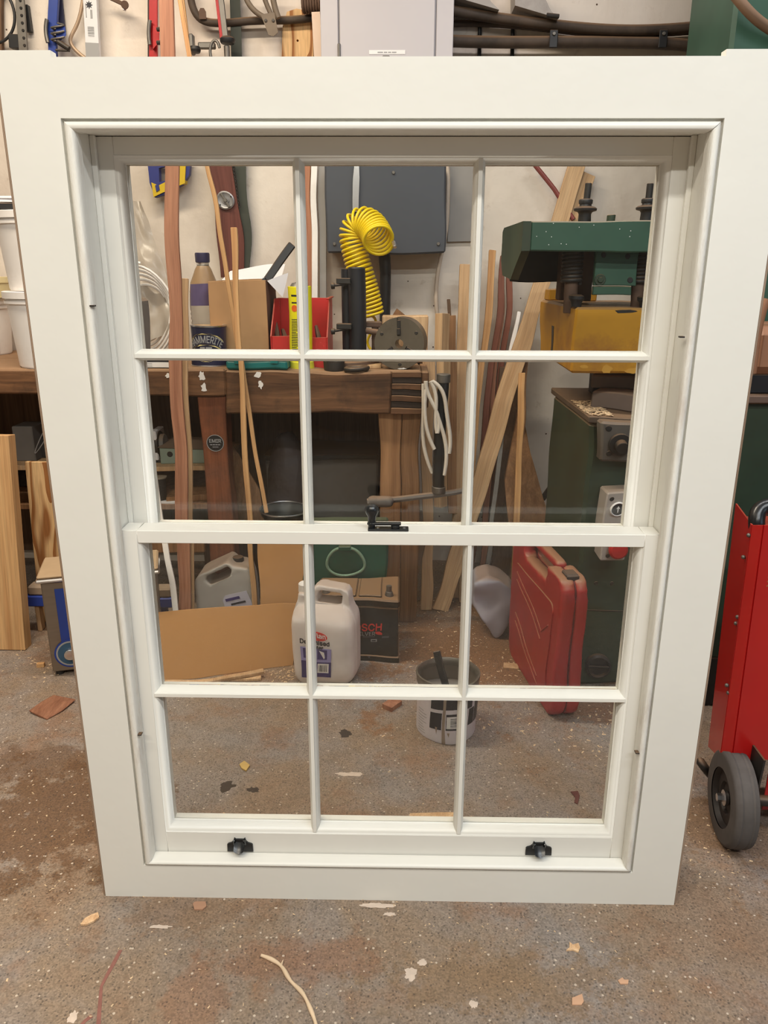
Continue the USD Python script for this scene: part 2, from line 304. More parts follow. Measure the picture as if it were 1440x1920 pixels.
def tube(pts, r, n=8, closed=False):
    P_ = np.array(pts, float); m = len(P_)
    rr = np.full(m, r, float) if np.ndim(r) == 0 else np.asarray(r, float)
    T = np.gradient(P_, axis=0); T /= np.linalg.norm(T, axis=1, keepdims=True) + 1e-12
    ref = np.array([0, 0, 1.0]) if abs(T[0][2]) < .9 else np.array([1.0, 0, 0])
    u = unit(np.cross(T[0], ref)); V = []
    for i in range(m):
        u = unit(u - T[i] * u.dot(T[i])); w = np.cross(T[i], u)
        V += [P_[i] + rr[i] * (math.cos(a) * u + math.sin(a) * w) for a in 2 * math.pi * np.arange(n) / n]
    Fa = []
    for i in range(m - 1):
        for j in range(n):
            a, b = i * n + j, i * n + (j + 1) % n
            Fa += [(a, b + n, b), (a, a + n, b + n)]
    V += [P_[0], P_[-1]]; e = len(V)
    for j in range(n):
        Fa += [(e - 2, j, (j + 1) % n), (e - 1, (m - 1) * n + (j + 1) % n, (m - 1) * n + j)]
    V = np.array(V); Fa = np.array(Fa)
    t = trimesh.Trimesh(V, Fa, process=False)
    if t.volume < 0: Fa = Fa[:, ::-1]
    return V, Fa
def spline(pts, n=40):
    from scipy.interpolate import CubicSpline
    p = np.array(pts, float); d = np.r_[0, np.cumsum(np.linalg.norm(np.diff(p, axis=0), axis=1))]
    return CubicSpline(d, p)(np.linspace(0, d[-1], n))
def prism(poly, depth):
    "polygon drawn in xy, extruded along +z"
    g = poly if isinstance(poly, (Polygon,)) else Polygon(poly)
    return arr(trimesh.creation.extrude_polygon(g.buffer(0), depth, engine='earcut'))
def side_prism(poly, y0, y1):
    "polygon drawn in (x, z), extruded from y0 to y1"
    v, f = prism(poly, y1 - y0)
    return np.c_[v[:, 0], y1 - v[:, 2], v[:, 1]], f
def end_prism(poly, x0, x1):
    "polygon drawn in (y, z), extruded from x0 to x1"
    v, f = prism(poly, x1 - x0)
    return np.c_[x0 + v[:, 2], v[:, 0], v[:, 1]], f
def soft(m, step=.008, it=12):
    v, f = arr(m)
    M = m3.Manifold(m3.Mesh(np.asarray(v, np.float32), np.asarray(f, np.uint32))).refine_to_length(step)
    t = trimesh.Trimesh(*arr(M), process=True)
    trimesh.smoothing.filter_taubin(t, lamb=.6, nu=.55, iterations=it)
    return np.array(t.vertices), np.array(t.faces)
def cyl(p0, p1, r, n=20, c=.0012):
    L = float(np.linalg.norm(np.subtract(p1, p0))); c = min(c, r * .4, L * .4)
    m = lathe([(0, 0), (r - c, 0), (r, c), (r, L - c), (r - c, L), (0, L)], n)
    z = unit(np.subtract(p1, p0)); x = unit(np.cross([.3, 1, .2], z)); y = np.cross(z, x)
    return mv(m, p0, np.array([x, y, z]).T)
def text(t, h, depth=.0006, bold=False, center=True):
    v, f = arr(meshkit.text_mesh(t, h, depth, bold))
    if center: v = v - [(v[:, 0].max() + v[:, 0].min()) / 2, 0, 0]
    return v, f
def wrap(m, r, zoff=0.0, phi=0.0):
    "an xy drawing bent round a vertical cylinder of radius r, seen from -y"
    v, f = arr(m); a = v[:, 0] / r + phi; q = r + v[:, 2]
    return np.c_[q * np.sin(a), -q * np.cos(a), v[:, 1] + zoff], f
def rect(x0, x1, y0, y1, d=.0005, nx=1):
    xs = np.linspace(x0, x1, nx + 1)
    return cat(*[box(xs[i], xs[i + 1], y0, y1, 0, d, 0.00001) for i in range(nx)])

# ---------------------------------------------------------------- things
USED = {}
def fresh(parent, name):
    k = USED.get((parent, name), 0); USED[(parent, name)] = k + 1
    return f'{parent}/{name}' if k == 0 else f'{parent}/{name}_{k:03d}'
def tag(prim, label=None, category=None, group=None, kind=None):
    for k, v in (('label', label), ('category', category), ('group', group), ('kind', kind)):
        if v: prim.SetCustomDataByKey(k, v)
def mat4(R, t):
    m = np.eye(4); m[:3, :3] = np.asarray(R).T; m[3, :3] = t
    return Gf.Matrix4d(m.tolist())
def put(path, mesh, mt, smooth=35):
    v, f = arr(mesh)
    return usdkit.mesh(stage, path, (v, f), mt, smooth=smooth)
class Thing:
    "an Xform whose children are its parts; meshes are given in the thing's own axes (loc, R) or in world axes"
    def __init__(self, name, label, category, loc=(0, 0, 0), R=None, group=None, kind=None):
        self.path = fresh('/World', name); self.loc = np.array(loc, float); self.R = np.eye(3) if R is None else np.asarray(R)
        x = UsdGeom.Xform.Define(stage, self.path); x.AddTransformOp().Set(mat4(self.R, self.loc))
        tag(x.GetPrim(), label, category, group, kind)
    def part(self, name, mesh, mt, parent=None, label=None, smooth=35, local=False, kind=None):
        v, f = arr(mesh)
        if not local: v = (v - self.loc) @ self.R
        p = fresh(parent or self.path, name)
        m = put(p, (v, f), mt, smooth); tag(m.GetPrim(), label, None, None, kind)
        return p
def solo(name, label, category, mesh, mt, loc=None, R=None, group=None, kind=None, smooth=35, local=False):
    v, f = arr(mesh); R = np.eye(3) if R is None else np.asarray(R)
    if loc is None: loc = [(v[:, 0].min() + v[:, 0].max()) / 2, (v[:, 1].min() + v[:, 1].max()) / 2, v[:, 2].min()]
    if not local: v = (v - np.asarray(loc)) @ R
    m = put(fresh('/World', name), (v, f), mt, smooth); m.AddTransformOp().Set(mat4(R, loc))
    tag(m.GetPrim(), label, category, group, kind)
    return m
def struct(name, mesh, mt): return solo(name, None, None, mesh, mt, loc=(0, 0, 0), kind='structure', smooth=False)
def plank(name, label, category, bottom, top, w, t, mt, ref=(0, -1, 0), group=None, c=.0012):
    "a straight length of timber from one point to the other; its own z runs along it"
    R = frame(bottom, top, ref); L = float(np.linalg.norm(np.subtract(top, bottom)))
    return solo(name, label, category, cbox(w, t, L, c), mt, loc=bottom, R=R, group=group, local=True)
# ---------------------------------------------------------------- the room
YW = 3.10                                        # the back wall
struct('floor', box(-3.2, 3.2, -3.2, YW + .12, -.1, 0, .0), FLOOR)
struct('wall_back', box(-3.2, 3.2, YW, YW + .12, 0, 2.85, .0), WALL)
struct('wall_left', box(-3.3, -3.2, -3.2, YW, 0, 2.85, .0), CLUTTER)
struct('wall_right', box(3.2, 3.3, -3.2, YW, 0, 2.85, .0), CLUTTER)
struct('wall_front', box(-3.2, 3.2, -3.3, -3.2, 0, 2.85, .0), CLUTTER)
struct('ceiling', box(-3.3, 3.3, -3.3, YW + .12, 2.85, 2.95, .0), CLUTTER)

# ---------------------------------------------------------------- the sash window
D = 1.2337                                       # front face of the frame
X0, X1 = -.5750, .5548                           # outer edges
A0, A1, Z0, Z1 = -.4915, .4655, .0767, 1.4055    # opening in the linings
B0, B1, C0, C1 = -.4720, .4480, .0945, 1.3880    # inside the staff beads
ZH, ZT = 1.4927, 1.4842                          # horns, head
W = Thing('sash_window', 'white painted twelve pane box sash window standing upright on the workshop floor', 'window', (-.0101, D + .065, 0), kind='thing')
cr = .0016
outl = Polygon([(X0, 0), (X1, 0), (X1, ZH), (.4568, ZH), (.4568, ZT), (-.4955, ZT), (-.4955, ZH), (X0, ZH)], [[(A0, Z0), (A1, Z0), (A1, Z1), (A0, Z1)]])
W.part('lining', side_prism(outl, D, D + .019), WHITE, label='flat white painted face lining')
for x0, x1, nm in ((X0 - .0055, X0 - .0003, 'bare_edge'), (X1 + .0003, X1 + .0055, 'bare_edge')):
    W.part(nm, box(x0, x1, D + .003, D + .132, .0, ZH - .001, .001), BARE, label='unpainted timber edge')
W.part('pulley_stile', box(-.490, -.4775, D + .0195, D + .118, .0, 1.40, .001), WHITE)
W.part('pulley_stile', box(.4535, .466, D + .0195, D + .118, .0, 1.40, .001), WHITE)
W.part('head', box(-.4775, .4535, D + .0195, D + .118, 1.3935, 1.42, .001), WHITE)
W.part('sill', box(-.4775, .4535, D + .0195, D + .135, .0, .0900, .002), WHITE)
W.part('outer_lining', box(X0, -.4700, D + .119, D + .131, .0, 1.48, .001), WHITE)
W.part('outer_lining', box(.4460, X1, D + .119, D + .131, .0, 1.48, .001), WHITE)
W.part('outer_lining', box(-.4700, .4460, D + .119, D + .131, 1.3855, 1.48, .001), WHITE)
# staff beads: a quirk against the lining and a rounded nose, mitred at the corners
def staff_section(w, back=.0185):
    q_ = .0042
    pts = [(0.0, back), (0.0, .008), (q_, .008), (q_, .001)]
    r = (w - q_)
    for k in range(9):
        a = math.pi * k / 8
        pts.append((q_ + r * .5 - r * .5 * math.cos(a), .001 - .0062 * math.sin(a) + (.006 if k > 6 else 0) * (k - 6) / 2))
    pts += [(w, back)]
    return pts
def mitred(path_a, path_b, inward, sec):
    "sweeps sec (u inward, y) from corner a to corner b of the opening with 45 degree ends"
    a, b = np.array(path_a, float), np.array(path_b, float); n_ = len(sec); V = []
    along = unit(b - a); inw = np.array(inward, float)
    for end, sg in ((a, 1), (b, -1)):
        for u, y in sec:
            q = end + inw * u + along * sg * u * mitr
            V.append((q[0], D + y, q[1]))
    Fa = [(i, (i + 1) % n_, n_ + (i + 1) % n_) for i in range(n_)] + [(i, n_ + (i + 1) % n_, n_ + i) for i in range(n_)]
    V = np.array(V)
    tri = trimesh.creation.triangulate_polygon(Polygon(sec), engine='earcut')[1]
    Fa = np.array(Fa + [tuple(t) for t in tri] + [tuple(t[::-1] + n_) for t in tri])
    t = trimesh.Trimesh(V, Fa, process=False); t.fix_normals()
    return np.array(t.vertices), np.array(t.faces)
wl, wr, wt, wb = B0 - A0, A1 - B1, Z1 - C1, C0 - Z0
mitr = wt / wl; W.part('staff_bead', mitred((A0, Z0), (A0, Z1), (1, 0), staff_section(wl)), RUBBED, smooth=50)
mitr = wt / wr; W.part('staff_bead', mitred((A1, Z0), (A1, Z1), (-1, 0), staff_section(wr)), RUBBED, smooth=50)
mitr = wl / wt; W.part('staff_bead', mitred((A0, Z1), (A1, Z1), (0, -1), staff_section(wt)), WHITE, smooth=50)
sb = [(0, .0185), (0, .005), (.0028, .005), (.0028, .0002), (.0048, -.0034), (.008, -.0048), (.0112, -.0035), (.0140, .001), (.0160, .008), (wb, .0130), (wb, .0185)]
mitr = wl / wb; W.part('staff_bead', mitred((A0, Z0), (A1, Z0), (0, 1), sb), WHITE, smooth=50)
for x0, x1 in ((-.4775, -.4690), (.4450, .4535)):
    W.part('parting_bead', box(x0, x1, D + .0655, D + .0735, .0915, 1.3935, .0012), WHITE)
for px, py in ((177, 573), (265, 1372), (1275, 631), (1192, 1406)):
    q = P(px, py, D + .004)
    W.part('nail_head', box(q[0] - .0035, q[0] + .0035, D - .0075, D + .002, q[2] - .0012, q[2] + .0012, .0003), DARKSTEEL)

def moulded(x0, x1, z0, z1, yf, yg, yb, m):
    "a ring: flat frame around an opening (x0..z1) whose inner arris is moulded from the face yf down to the glass at yg"
    return x0, x1, z0, z1, yf, yg, yb, m
def ring_mould(x0, x1, z0, z1, yf, yg, m, top=True):
    "ovolo moulding running round an opening: outer edge x0,x1,z0,z1 at the face, stepping in by m at the glass"
    sec = [(0, yf), (.0022, yf + .0028)] + [(.0022 + (m - .003) * math.sin(a), yf + .0028 + (yg - yf - .004) * (1 - math.cos(a))) for a in np.linspace(.2, math.pi / 2, 6)] + [(m, yg)]
    V, Fa = [], []
    for u, y in sec:
        ut = u if top else 0.0
        V += [(x0 + u, y, z0 + u), (x1 - u, y, z0 + u), (x1 - u, y, z1 - ut), (x0 + u, y, z1 - ut)]
    for i in range(len(sec) - 1):
        for j in range(4):
            if not top and j == 2: continue
            a, b = i * 4 + j, i * 4 + (j + 1) % 4
            Fa += [(a, b, b + 4), (a, b + 4, a + 4)]
    V = np.array(V); Fa = np.array(Fa)
    return V, Fa
def bar_section(h):
    "half sections of a glazing bar: narrow fillet in front, ovolo to the glass, plain behind"
    return [(-.003, 0), (.003, 0)] , h
def bar(p0, p1, yf, yg, yb, vertical):
    hb, nose = .0095, .0032
    prof = [(-nose, yf)] + [(-nose - (hb - nose) * math.sin(a) ** 1.3, yf + .003 + (yg - yf - .003) * (1 - math.cos(a))) for a in np.linspace(.15, math.pi / 2, 6)] + [(-hb, yg + .001), (-.0075, yg + .0045), (-.0065, yb), (.0065, yb), (.0075, yg + .0045), (hb, yg + .001)]
    prof += [(-x, y) for x, y in prof[6:0:-1]] + [(nose, yf)]
    prof = [q for i, q in enumerate(prof) if i == 0 or q != prof[i - 1]]
    if vertical:
        v, f = prism(prof, p1[1] - p0[1]); v = np.c_[v[:, 0] + p0[0], v[:, 1], v[:, 2] + p0[1]]
    else:
        v, f = prism(prof, p1[0] - p0[0]); v = np.c_[v[:, 2] + p0[0], v[:, 1], v[:, 0] + p0[1]]
    t = trimesh.Trimesh(v, f, process=False); t.fix_normals()
    return np.array(t.vertices), np.array(t.faces)
def pane(x0, x1, z0, z1, y, seed):
    "a pane of drawn glass: the front is flat, the back wavers by a few tenths of a millimetre"
    nx, nz = max(4, int((x1 - x0) / .012)), max(4, int((z1 - z0) / .012))
    gx, gz = np.meshgrid(np.linspace(x0, x1, nx + 1), np.linspace(z0, z1, nz + 1), indexing='ij')
    k = np.array([9.0, 1, 8.0])
    q = np.stack([gx * k[0], gx * 0 + seed * 3.7, gz * k[2]], -1)
    wv = (meshkit.noise(q, seed) - .5) * .0016 + (meshkit.noise(q * 2.1, seed + 9) - .5) * .0005
    fr = np.stack([gx, gx * 0 + y, gz], -1).reshape(-1, 3); bk = np.stack([gx, y + .004 + wv, gz], -1).reshape(-1, 3)
    m, idx = nz + 1, []
    for i in range(nx):
        for j in range(nz):
            a = i * m + j; idx.append((a, a + m, a + m + 1, a + 1))
    idx = np.array(idx); N = len(fr)
    tf = np.vstack([idx[:, [0, 1, 2]], idx[:, [0, 2, 3]]]); tb = tf[:, ::-1] + N
    edge = [i * m for i in range(nx + 1)] + [nx * m + j for j in range(1, m)] + [i * m + nz for i in range(nx - 1, -1, -1)] + [j for j in range(nz - 1, 0, -1)]
    side = []
    for a, b in zip(edge, edge[1:] + edge[:1]): side += [(b, a, a + N), (b, a + N, b + N)]
    t = trimesh.Trimesh(np.vstack([fr, bk]), np.vstack([tf, tb, np.array(side)]), process=False); t.fix_normals()
    return np.array(t.vertices), np.array(t.faces)
def sash(name, label, xa, xb, za, zb, gx0, gx1, gz0, gz1, yf, yb, bars_x, bar_z, m, top, seed):
    "xa..zb: the sash itself; gx0..gz1: its opening at the face; m: width of the moulding"
    yg = yf + .024
    ms = [box(xa, gx0, yf, yb, za, zb, .001), box(gx1, xb, yf, yb, za, zb, .001),
          box(gx0, gx1, yf + .00003, yb, za, gz0, .001), box(gx0, gx1, yf + .00003, yb, gz1, zb, .001),
          ring_mould(gx0 - .0004, gx1 + .0004, gz0 - .0004, gz1 + (.0004 if top else 0), yf, yg, m, top),
          box(gx0, gx0 + m, yg, yb, gz0, gz1, .0005), box(gx1 - m, gx1, yg, yb, gz0, gz1, .0005), box(gx0, gx1, yg, yb, gz0, gz0 + m, .0005)]
    if top: ms.append(box(gx0, gx1, yg, yb, gz1 - m, gz1, .0005))
    p = W.part(name, cat(*ms), WHITE, label=label, smooth=40)
    ztop = gz1 - m if top else gz1
    for bx in bars_x: W.part('glazing_bar', bar((bx, gz0 + m * .3), (bx, gz1 - (m * .3 if top else -.0005)), yf + .0004, yg, yb - .002, True), WHITE, parent=p, smooth=40)
    xs = [gx0 + m * .3] + list(bars_x) + [gx1 - m * .3]
    for k in range(3): W.part('glazing_bar', bar((xs[k], bar_z), (xs[k + 1], bar_z), yf + .0006, yg, yb - .002, False), WHITE, parent=p, smooth=40)
    ex = [gx0 + m] + [v for b in bars_x for v in (b - .0088, b + .0088)] + [gx1 - m]
    for r, (z0, z1) in enumerate(((gz0 + m, bar_z - .0088), (bar_z + .0088, ztop))):
        for k in range(3):
            W.part('pane', pane(ex[2 * k] - .0004, ex[2 * k + 1] + .0004, z0 - .0004, z1 + .0004, yg + .0015, seed + r * 3 + k), GLASS, parent=p, smooth=35)
    return p
upper = sash('upper_sash', 'upper sash of six panes set behind the lower one', -.4765, .4525, .738, 1.3925, -.4445, .4205, .745, 1.3655, D + .0745, D + .1175, (-.1590, .1270), 1.0575, .0105, True, 11)
lower = sash('lower_sash', 'lower sash of six panes with black fittings', -.4765, .4525, .0905, .7665, -.4480, .4260, .1405, .7435, D + .0205, D + .0645, (-.1547, .1270), .4440, .0110, False, 31)
# fastener on the meeting rail
zt = .7665; fx = P(728, 985, D + .035)[0]; fy = D + .036
def at_f(m): return mv(m, (fx, fy, zt))
fast = W.part('sash_fastener', at_f(cat(cbox(.070, .019, .0035, .0008), cyl((.012, 0, .003), (.012, 0, .009), .0075), cyl((-.029, .003, .003), (-.029, .003, .014), .006))), BLACKMETAL, parent=lower, label='black sash fastener')
W.part('sash_fastener', at_f(cat(box(-.032, .022, -.0045, .0045, .009, .0135, .001), mv(lathe([(0, 0), (.0085, 0), (.0065, .006), (.0075, .014), (.0118, .022), (.0125, .027), (.0105, .033), (.005, .0355), (0, .036)], 20), (-.0285, .003, .0095)))), BLACKMETAL, parent=lower, label='black lever with a round knob', smooth=60)
for sx in (-.018, .028): W.part('screw', at_f(cyl((sx, -.002, .0034), (sx, -.002, .0046), .003, 12)), STEEL, parent=lower)
# hook lifts on the bottom rail
def lift(px, py):
    q = P(px, py, D + .0195); base = np.array([q[0], D + .0205, q[2]])
    plate = [(-.0255, 0), (.0255, 0), (.0250, .0165), (.0225, .0185), (.0165, .0205), (.0125, .0245), (.0105, .0315), (.0075, .0285), (-.0075, .0285), (-.0105, .0315), (-.0125, .0245), (-.0165, .0205), (-.0225, .0185), (-.0250, .0165)]
    back = mv(side_prism(plate, -.0032, 0))
    V = []
    for i in range(9):                         # scoop: a cupped tongue that curls out and up
        u = i / 8; a = u * 2.1
        yy = -.003 - .017 * math.sin(min(a, 1.57)) + (.002 if a > 1.57 else 0); zz = .022 - .0215 * u + (.016 * max(0, u - .6) * 1.6)
        for j in range(7):
            w = (j / 6 - .5) * (.022 - .005 * u); V.append((w, yy - .0025 * (1 - (2 * j / 6 - 1) ** 2) * u, zz + .0035 * (2 * j / 6 - 1) ** 2))
    f = []
    for i in range(8):
        for j in range(6):
            a = i * 7 + j; f += [(a, a + 1, a + 8), (a, a + 8, a + 7)]
    V = np.array(V); nV = len(V); th = np.array([0, .0022, -.0016])
    f2 = np.array(f); edge = [i * 7 for i in range(9)] + [56 + j for j in range(1, 7)] + [i * 7 + 6 for i in range(7, -1, -1)] + [j for j in range(5, 0, -1)]
    sd = [t for a, b in zip(edge, edge[1:] + edge[:1]) for t in ((a, b, b + nV), (a, b + nV, a + nV))]
    sc = (np.vstack([V, V + th]), np.vstack([f2, f2[:, ::-1] + nV, np.array(sd)]))
    t = trimesh.Trimesh(*sc, process=False); t.fix_normals()
    horns = cat(tube([(-.0105, -.002, .018), (-.0105, -.006, .027), (-.0095, -.010, .0315)], [.0036, .003, .0014], 8), tube([(.0105, -.002, .018), (.0105, -.006, .027), (.0095, -.010, .0315)], [.0036, .003, .0014], 8))
    W.part('sash_lift', mv(cat(back, (np.array(t.vertices), np.array(t.faces)), horns), base), BLACKMETAL, parent=lower, label='black hook sash lift', smooth=50)
lift(451, 1595); lift(1009, 1602)
def X(px, py, Y): return P(px, py, Y)[0]
def Z(px, py, Y): return P(px, py, Y)[2]
# ---------------------------------------------------------------- workbench
YB, ZB = 2.50, .885                              # its front edge and its top
xe = X(789, 720, YB)                             # right end
xm = X(424, 740, YB)                             # where the deeper front board begins
zl, zm = Z(60, 737, YB), Z(640, 772, YB)
WB = Thing('workbench', 'long dark oak workbench with finger jointed end and dusty worn top', 'workbench', (-.8, 2.8, 0))
xl = -1.95
for k in range(4):
    y0 = YB + .002 + k * .147
    WB.part('top_board', box(xl, xe - .004 * k, y0, y0 + .1465, ZB - .052, ZB - .001 * (k % 2), .004), BENCHT)
WB.part('front_board', box(xl, xm - .001, YB - .022, YB, zl, ZB, .005), BENCHW)
xj = X(735, 720, YB)
WB.part('front_board', box(xm, xj, YB - .024, YB, zm, ZB - .002, .005), BENCHW, label='deeper front board with a chipped upper edge')
nf = 7; hz = (ZB - .002 - zm) / nf
for k in range(nf):
    mt = DARKWOOD if k % 2 else BENCHW
    WB.part('finger_joint', box(xj + .001, xe, YB - .024 + (.003 if k % 2 else 0), YB, zm + k * hz + .0006, zm + (k + 1) * hz - .0006, .0015), surf('dark_end_grain', s(50, 38, 30), rough=.8, var=.3) if k % 2 else mt)
WB.part('end_board', box(xe + .0005, xe + .022, YB - .02, YB + .58, zm + .02, ZB - .003, .003), BENCHW)
lx0, lx1 = X(376, 760, YB), X(424, 760, YB)
leg = WB.part('leg', box(lx0, lx1, YB - .012, YB + .075, 0, zl - .0005, .003), LEGW)
WB.part('leg', box(X(714, 800, YB), X(752, 800, YB), YB + .004, YB + .08, 0, zm - .0005, .003), BROWN)
WB.part('leg', box(X(753, 800, YB), xe, YB + .006, YB + .08, 0, zm - .0005, .003), BROWN)
WB.part('leg', box(xl, xl + .09, YB, YB + .09, 0, zl - .0005, .003), LEGW)
for x in (lx0, xe - .1, xl): WB.part('leg', box(x, x + .08, YB + .5, YB + .58, 0, ZB - .053, .003), DARKWOOD)
zs = Z(320, 872, 2.62)
WB.part('shelf', box(xl + .02, lx0 + .02, 2.60, 3.04, zs - .018, zs, .002), OAK, label='pale plank shelf under the bench top')
zs2 = Z(330, 945, 2.60)
WB.part('shelf', box(xl + .02, lx0 + .02, 2.585, 3.04, zs2 - .02, zs2, .002), BROWN, label='low brown shelf near the floor')
WB.part('back_panel', box(xl + .02, xe - .02, 3.06, 3.075, .05, .80, .001), DARKWOOD)
# the maker's badge on the leg, splashes of paint on the front
bq = np.array([X(404, 828, YB - .013), YB - .0125, Z(404, 828, YB - .013)]); br = .0295
bd = WB.part('badge', mv(lathe([(0, 0), (br, 0), (br, .0015), (br * .9, .0022), (0, .0022)], 36), bq, FACE), BLACKPL, parent=leg, label='round black badge with white lettering')
for m_, dz in ((text('EMIR', .012, .0005, True), .002), (cat(*[rect(-.018 + .009 * i, -.0105 + .009 * i, 0, .003, .0005) for i in range(4)]), -.007), (rect(-.010, .010, 0, .0022, .0005), -.015)):
    WB.part('lettering', mv(m_, bq + [0, -.0022, dz], FACE), INKG, parent=leg)
WB.part('badge_ring', mv(lathe([(br * .93, .0022), (br * .93, .0029), (br, .0029), (br, .0022)], 36), bq, FACE), INKG, parent=leg)
for (px, py, a, b) in ((380, 707, 9, 15), (384, 727, 7, 12), (484, 704, 13, 9), (490, 722, 7, 12), (262, 715, 6, 10), (318, 706, 8, 7), (1075 - 320, 692, 12, 2)):
    q = P(px, py, YB - .0245); k = .0018; pts = []
    for i in range(14):
        an = 2 * math.pi * i / 14; rr = .6 + .7 * rng.random(); pts.append((q[0] + a * k * rr * math.cos(an) * .6, q[2] + b * k * rr * math.sin(an) * .6))
    yy = YB - .0245 if px > 424 else YB - .0225
    WB.part('paint_splash', side_prism(pts, yy - .0006, yy + .0012), WHITEPL)

# ---------------------------------------------------------------- things on the bench
def tin(name, label, cat_, px0, px1, pyt, pyb, body, Zb=ZB, lid=None):
    "an upright round tin: left and right pixel, top and bottom of its front"
    b = F((px0 + px1) / 2, pyb, Zb); Y0 = b[1]; r = (X(px1, pyb, Y0) - X(px0, pyb, Y0)) / 2 * 1.02
    c = np.array([b[0], Y0 + r, Zb]); h = Z((px0 + px1) / 2, pyt, Y0) - Zb
    t = Thing(name, label, cat_, c)
    return t, c, r, h
t, c, r, h = tin('paint_tin', 'navy blue tin of metal paint with silver arched lettering on the bench', 'paint tin', 357, 420, 612, 691, NAVY)
t.part('body', mv(lathe([(0, .001), (r - .001, .001), (r, .004), (r, h - .004), (r - .001, h - .002)], 40), c), NAVY)
t.part('rim', mv(lathe([(r - .001, .0), (r + .0015, .0005), (r + .0015, .0035), (r - .001, .005)], 40), c), STEEL)
t.part('rim', mv(lathe([(r - .001, h - .006), (r + .0015, h - .005), (r + .0015, h - .001), (r - .004, h), (r - .008, h - .001)], 40), c), STEEL)
t.part('lid', mv(lathe([(r - .008, h - .001), (r - .010, h - .005), (0, h - .005)], 40), c), surf('dusty_lid', s(176, 150, 118), rough=.8, var=.08))
def arch(m, R0, y0):
    "bends an xy drawing upwards along an arc of radius R0"
    v, f = arr(m); a = v[:, 0] / R0; q = R0 + v[:, 1]
    return np.c_[q * np.sin(a), q * np.cos(a) - R0 + y0, v[:, 2]], f
def arcband(R0, half, th, y0, d=.0006, n=24):
    a = np.linspace(-half / R0, half / R0, n); o = [((R0 + th) * math.sin(x), (R0 + th) * math.cos(x) - R0 + y0) for x in a] + [(R0 * math.sin(x), R0 * math.cos(x) - R0 + y0) for x in a[::-1]]
    return prism(o, d)
def onto(m): return mv(wrap(m, r + .0003), c)
def stretchx(m, k): v, f = arr(m); return v * [k, 1, 1], f
t.part('lettering', onto(arch(stretchx(text('HAMMERITE', h * .17, .0006, True), .60), h * .62, h * .585)), INKG)
t.part('band', onto(arcband(h * .62, h * .52, h * .028, h * .79)), GOLD); t.part('band', onto(arcband(h * .62, h * .48, h * .032, h * .52)), GOLD)
t.part('print_line', onto(mv(cat(rect(-.020, -.003, 0, h * .04, .0006, 4), rect(.0, .02, 0, h * .04, .0006, 4)), (0, h * .44, 0))), INKG)
t.part('lettering', onto(mv(text('METAL PAINT', h * .10, .0006, True), (0, h * .29, 0))), INKG)
t.part('band', onto(mv(arr(arcband(h * .35, h * .34, h * .02, 0)), (0, h * .14, 0), np.diag([1, -1, -1.0]))), GOLD)
t.part('band', onto(mv(arr(arcband(h * .35, h * .24, h * .016, 0)), (0, h * .19, 0), np.diag([1, -1, -1.0]))), GOLD)

t, c, r, h = tin('sealant_tube', 'upright yellow sealant cartridge with black and red print on the bench', 'cartridge', 541, 583, 528, 692, YTUBE)
t.part('body', mv(lathe([(0, 0), (r, 0), (r, h * .94), (r * .95, h * .95), (0, h * .95)], 32), c), YTUBE)
t.part('cap', mv(lathe([(0, h * .949), (r * .8, h * .949), (r * .62, h * .985), (r * .22, h * 1.0), (r * .18, h * 1.06), (0, h * 1.06)], 24), c), DULLSTEEL)
t.part('base_ring', mv(lathe([(0, -.0), (r * 1.06, 0), (r * 1.06, .02), (r, .022)], 32), c), surf('clear_yellow', s(200, 196, 60), rough=.3))
for y0, hh, mt in ((.84, .02, INKD), (.76, .016, INKD)):
    t.part('print_band', mv(wrap(rect(-r * .7, r * .7, h * y0, h * (y0 + hh), .0004, 12), r), c), mt)
for i, px in enumerate((-.45, .35)):
    t.part('print_spot', mv(wrap(mv(lathe([(0, 0), (r * .3, 0), (r * .3, .0004), (0, .0004)], 16), (r * px, h * .70, .0002)), r), c), surf('orange_ink', s(214, 96, 30), rough=.5, var=0))
for i in range(24):
    wdt = r * rng.uniform(.5, 1.1)
    t.part('print_line', mv(wrap(rect(-r * .8, -r * .8 + wdt, h * (.56 - i * .019), h * (.56 - i * .019) + .0022, .0003, 8), r), c), INKD)

b = F(285, 692, ZB); y0 = b[1]
bx = Thing('screw_box', 'flat black cardboard box of screws printed 5.0 x 100 on the bench', 'box', (b[0], y0 + .05, ZB))
xa, xb = X(246, 692, y0), X(326, 692, y0); hb = Z(285, 660, y0) - ZB
bx.part('body', box(xa, xb, y0, y0 + .1, ZB, ZB + hb, .001), surf('black_card', (.014, .014, .016), rough=.5, dust=.5))
bx.part('label', box(xa + .006, xb, y0 - .0006, y0 + .0002, ZB + .003, ZB + hb * .36, .0001), INKW)
bx.part('lettering', mv(text('5.0 x 100', hb * .24, .0006, True), ((xa * .4 + xb * .6), y0 - .0001, ZB + hb * .5), FACE), INKW)
bx.part('ring_mark', mv(tube([(.0055 * math.cos(a), .0055 * math.sin(a), 0) for a in np.linspace(0, 2 * math.pi, 20)], .0012, 6), (xa + .02, y0 - .0008, ZB + hb * .19), FACE), INKD)
for k in range(3): bx.part('print_line', box(xa + .034, xa + .075, y0 - .0009, y0 - .0005, ZB + hb * (.10 + .09 * k), ZB + hb * (.13 + .09 * k), .0001), INKG)

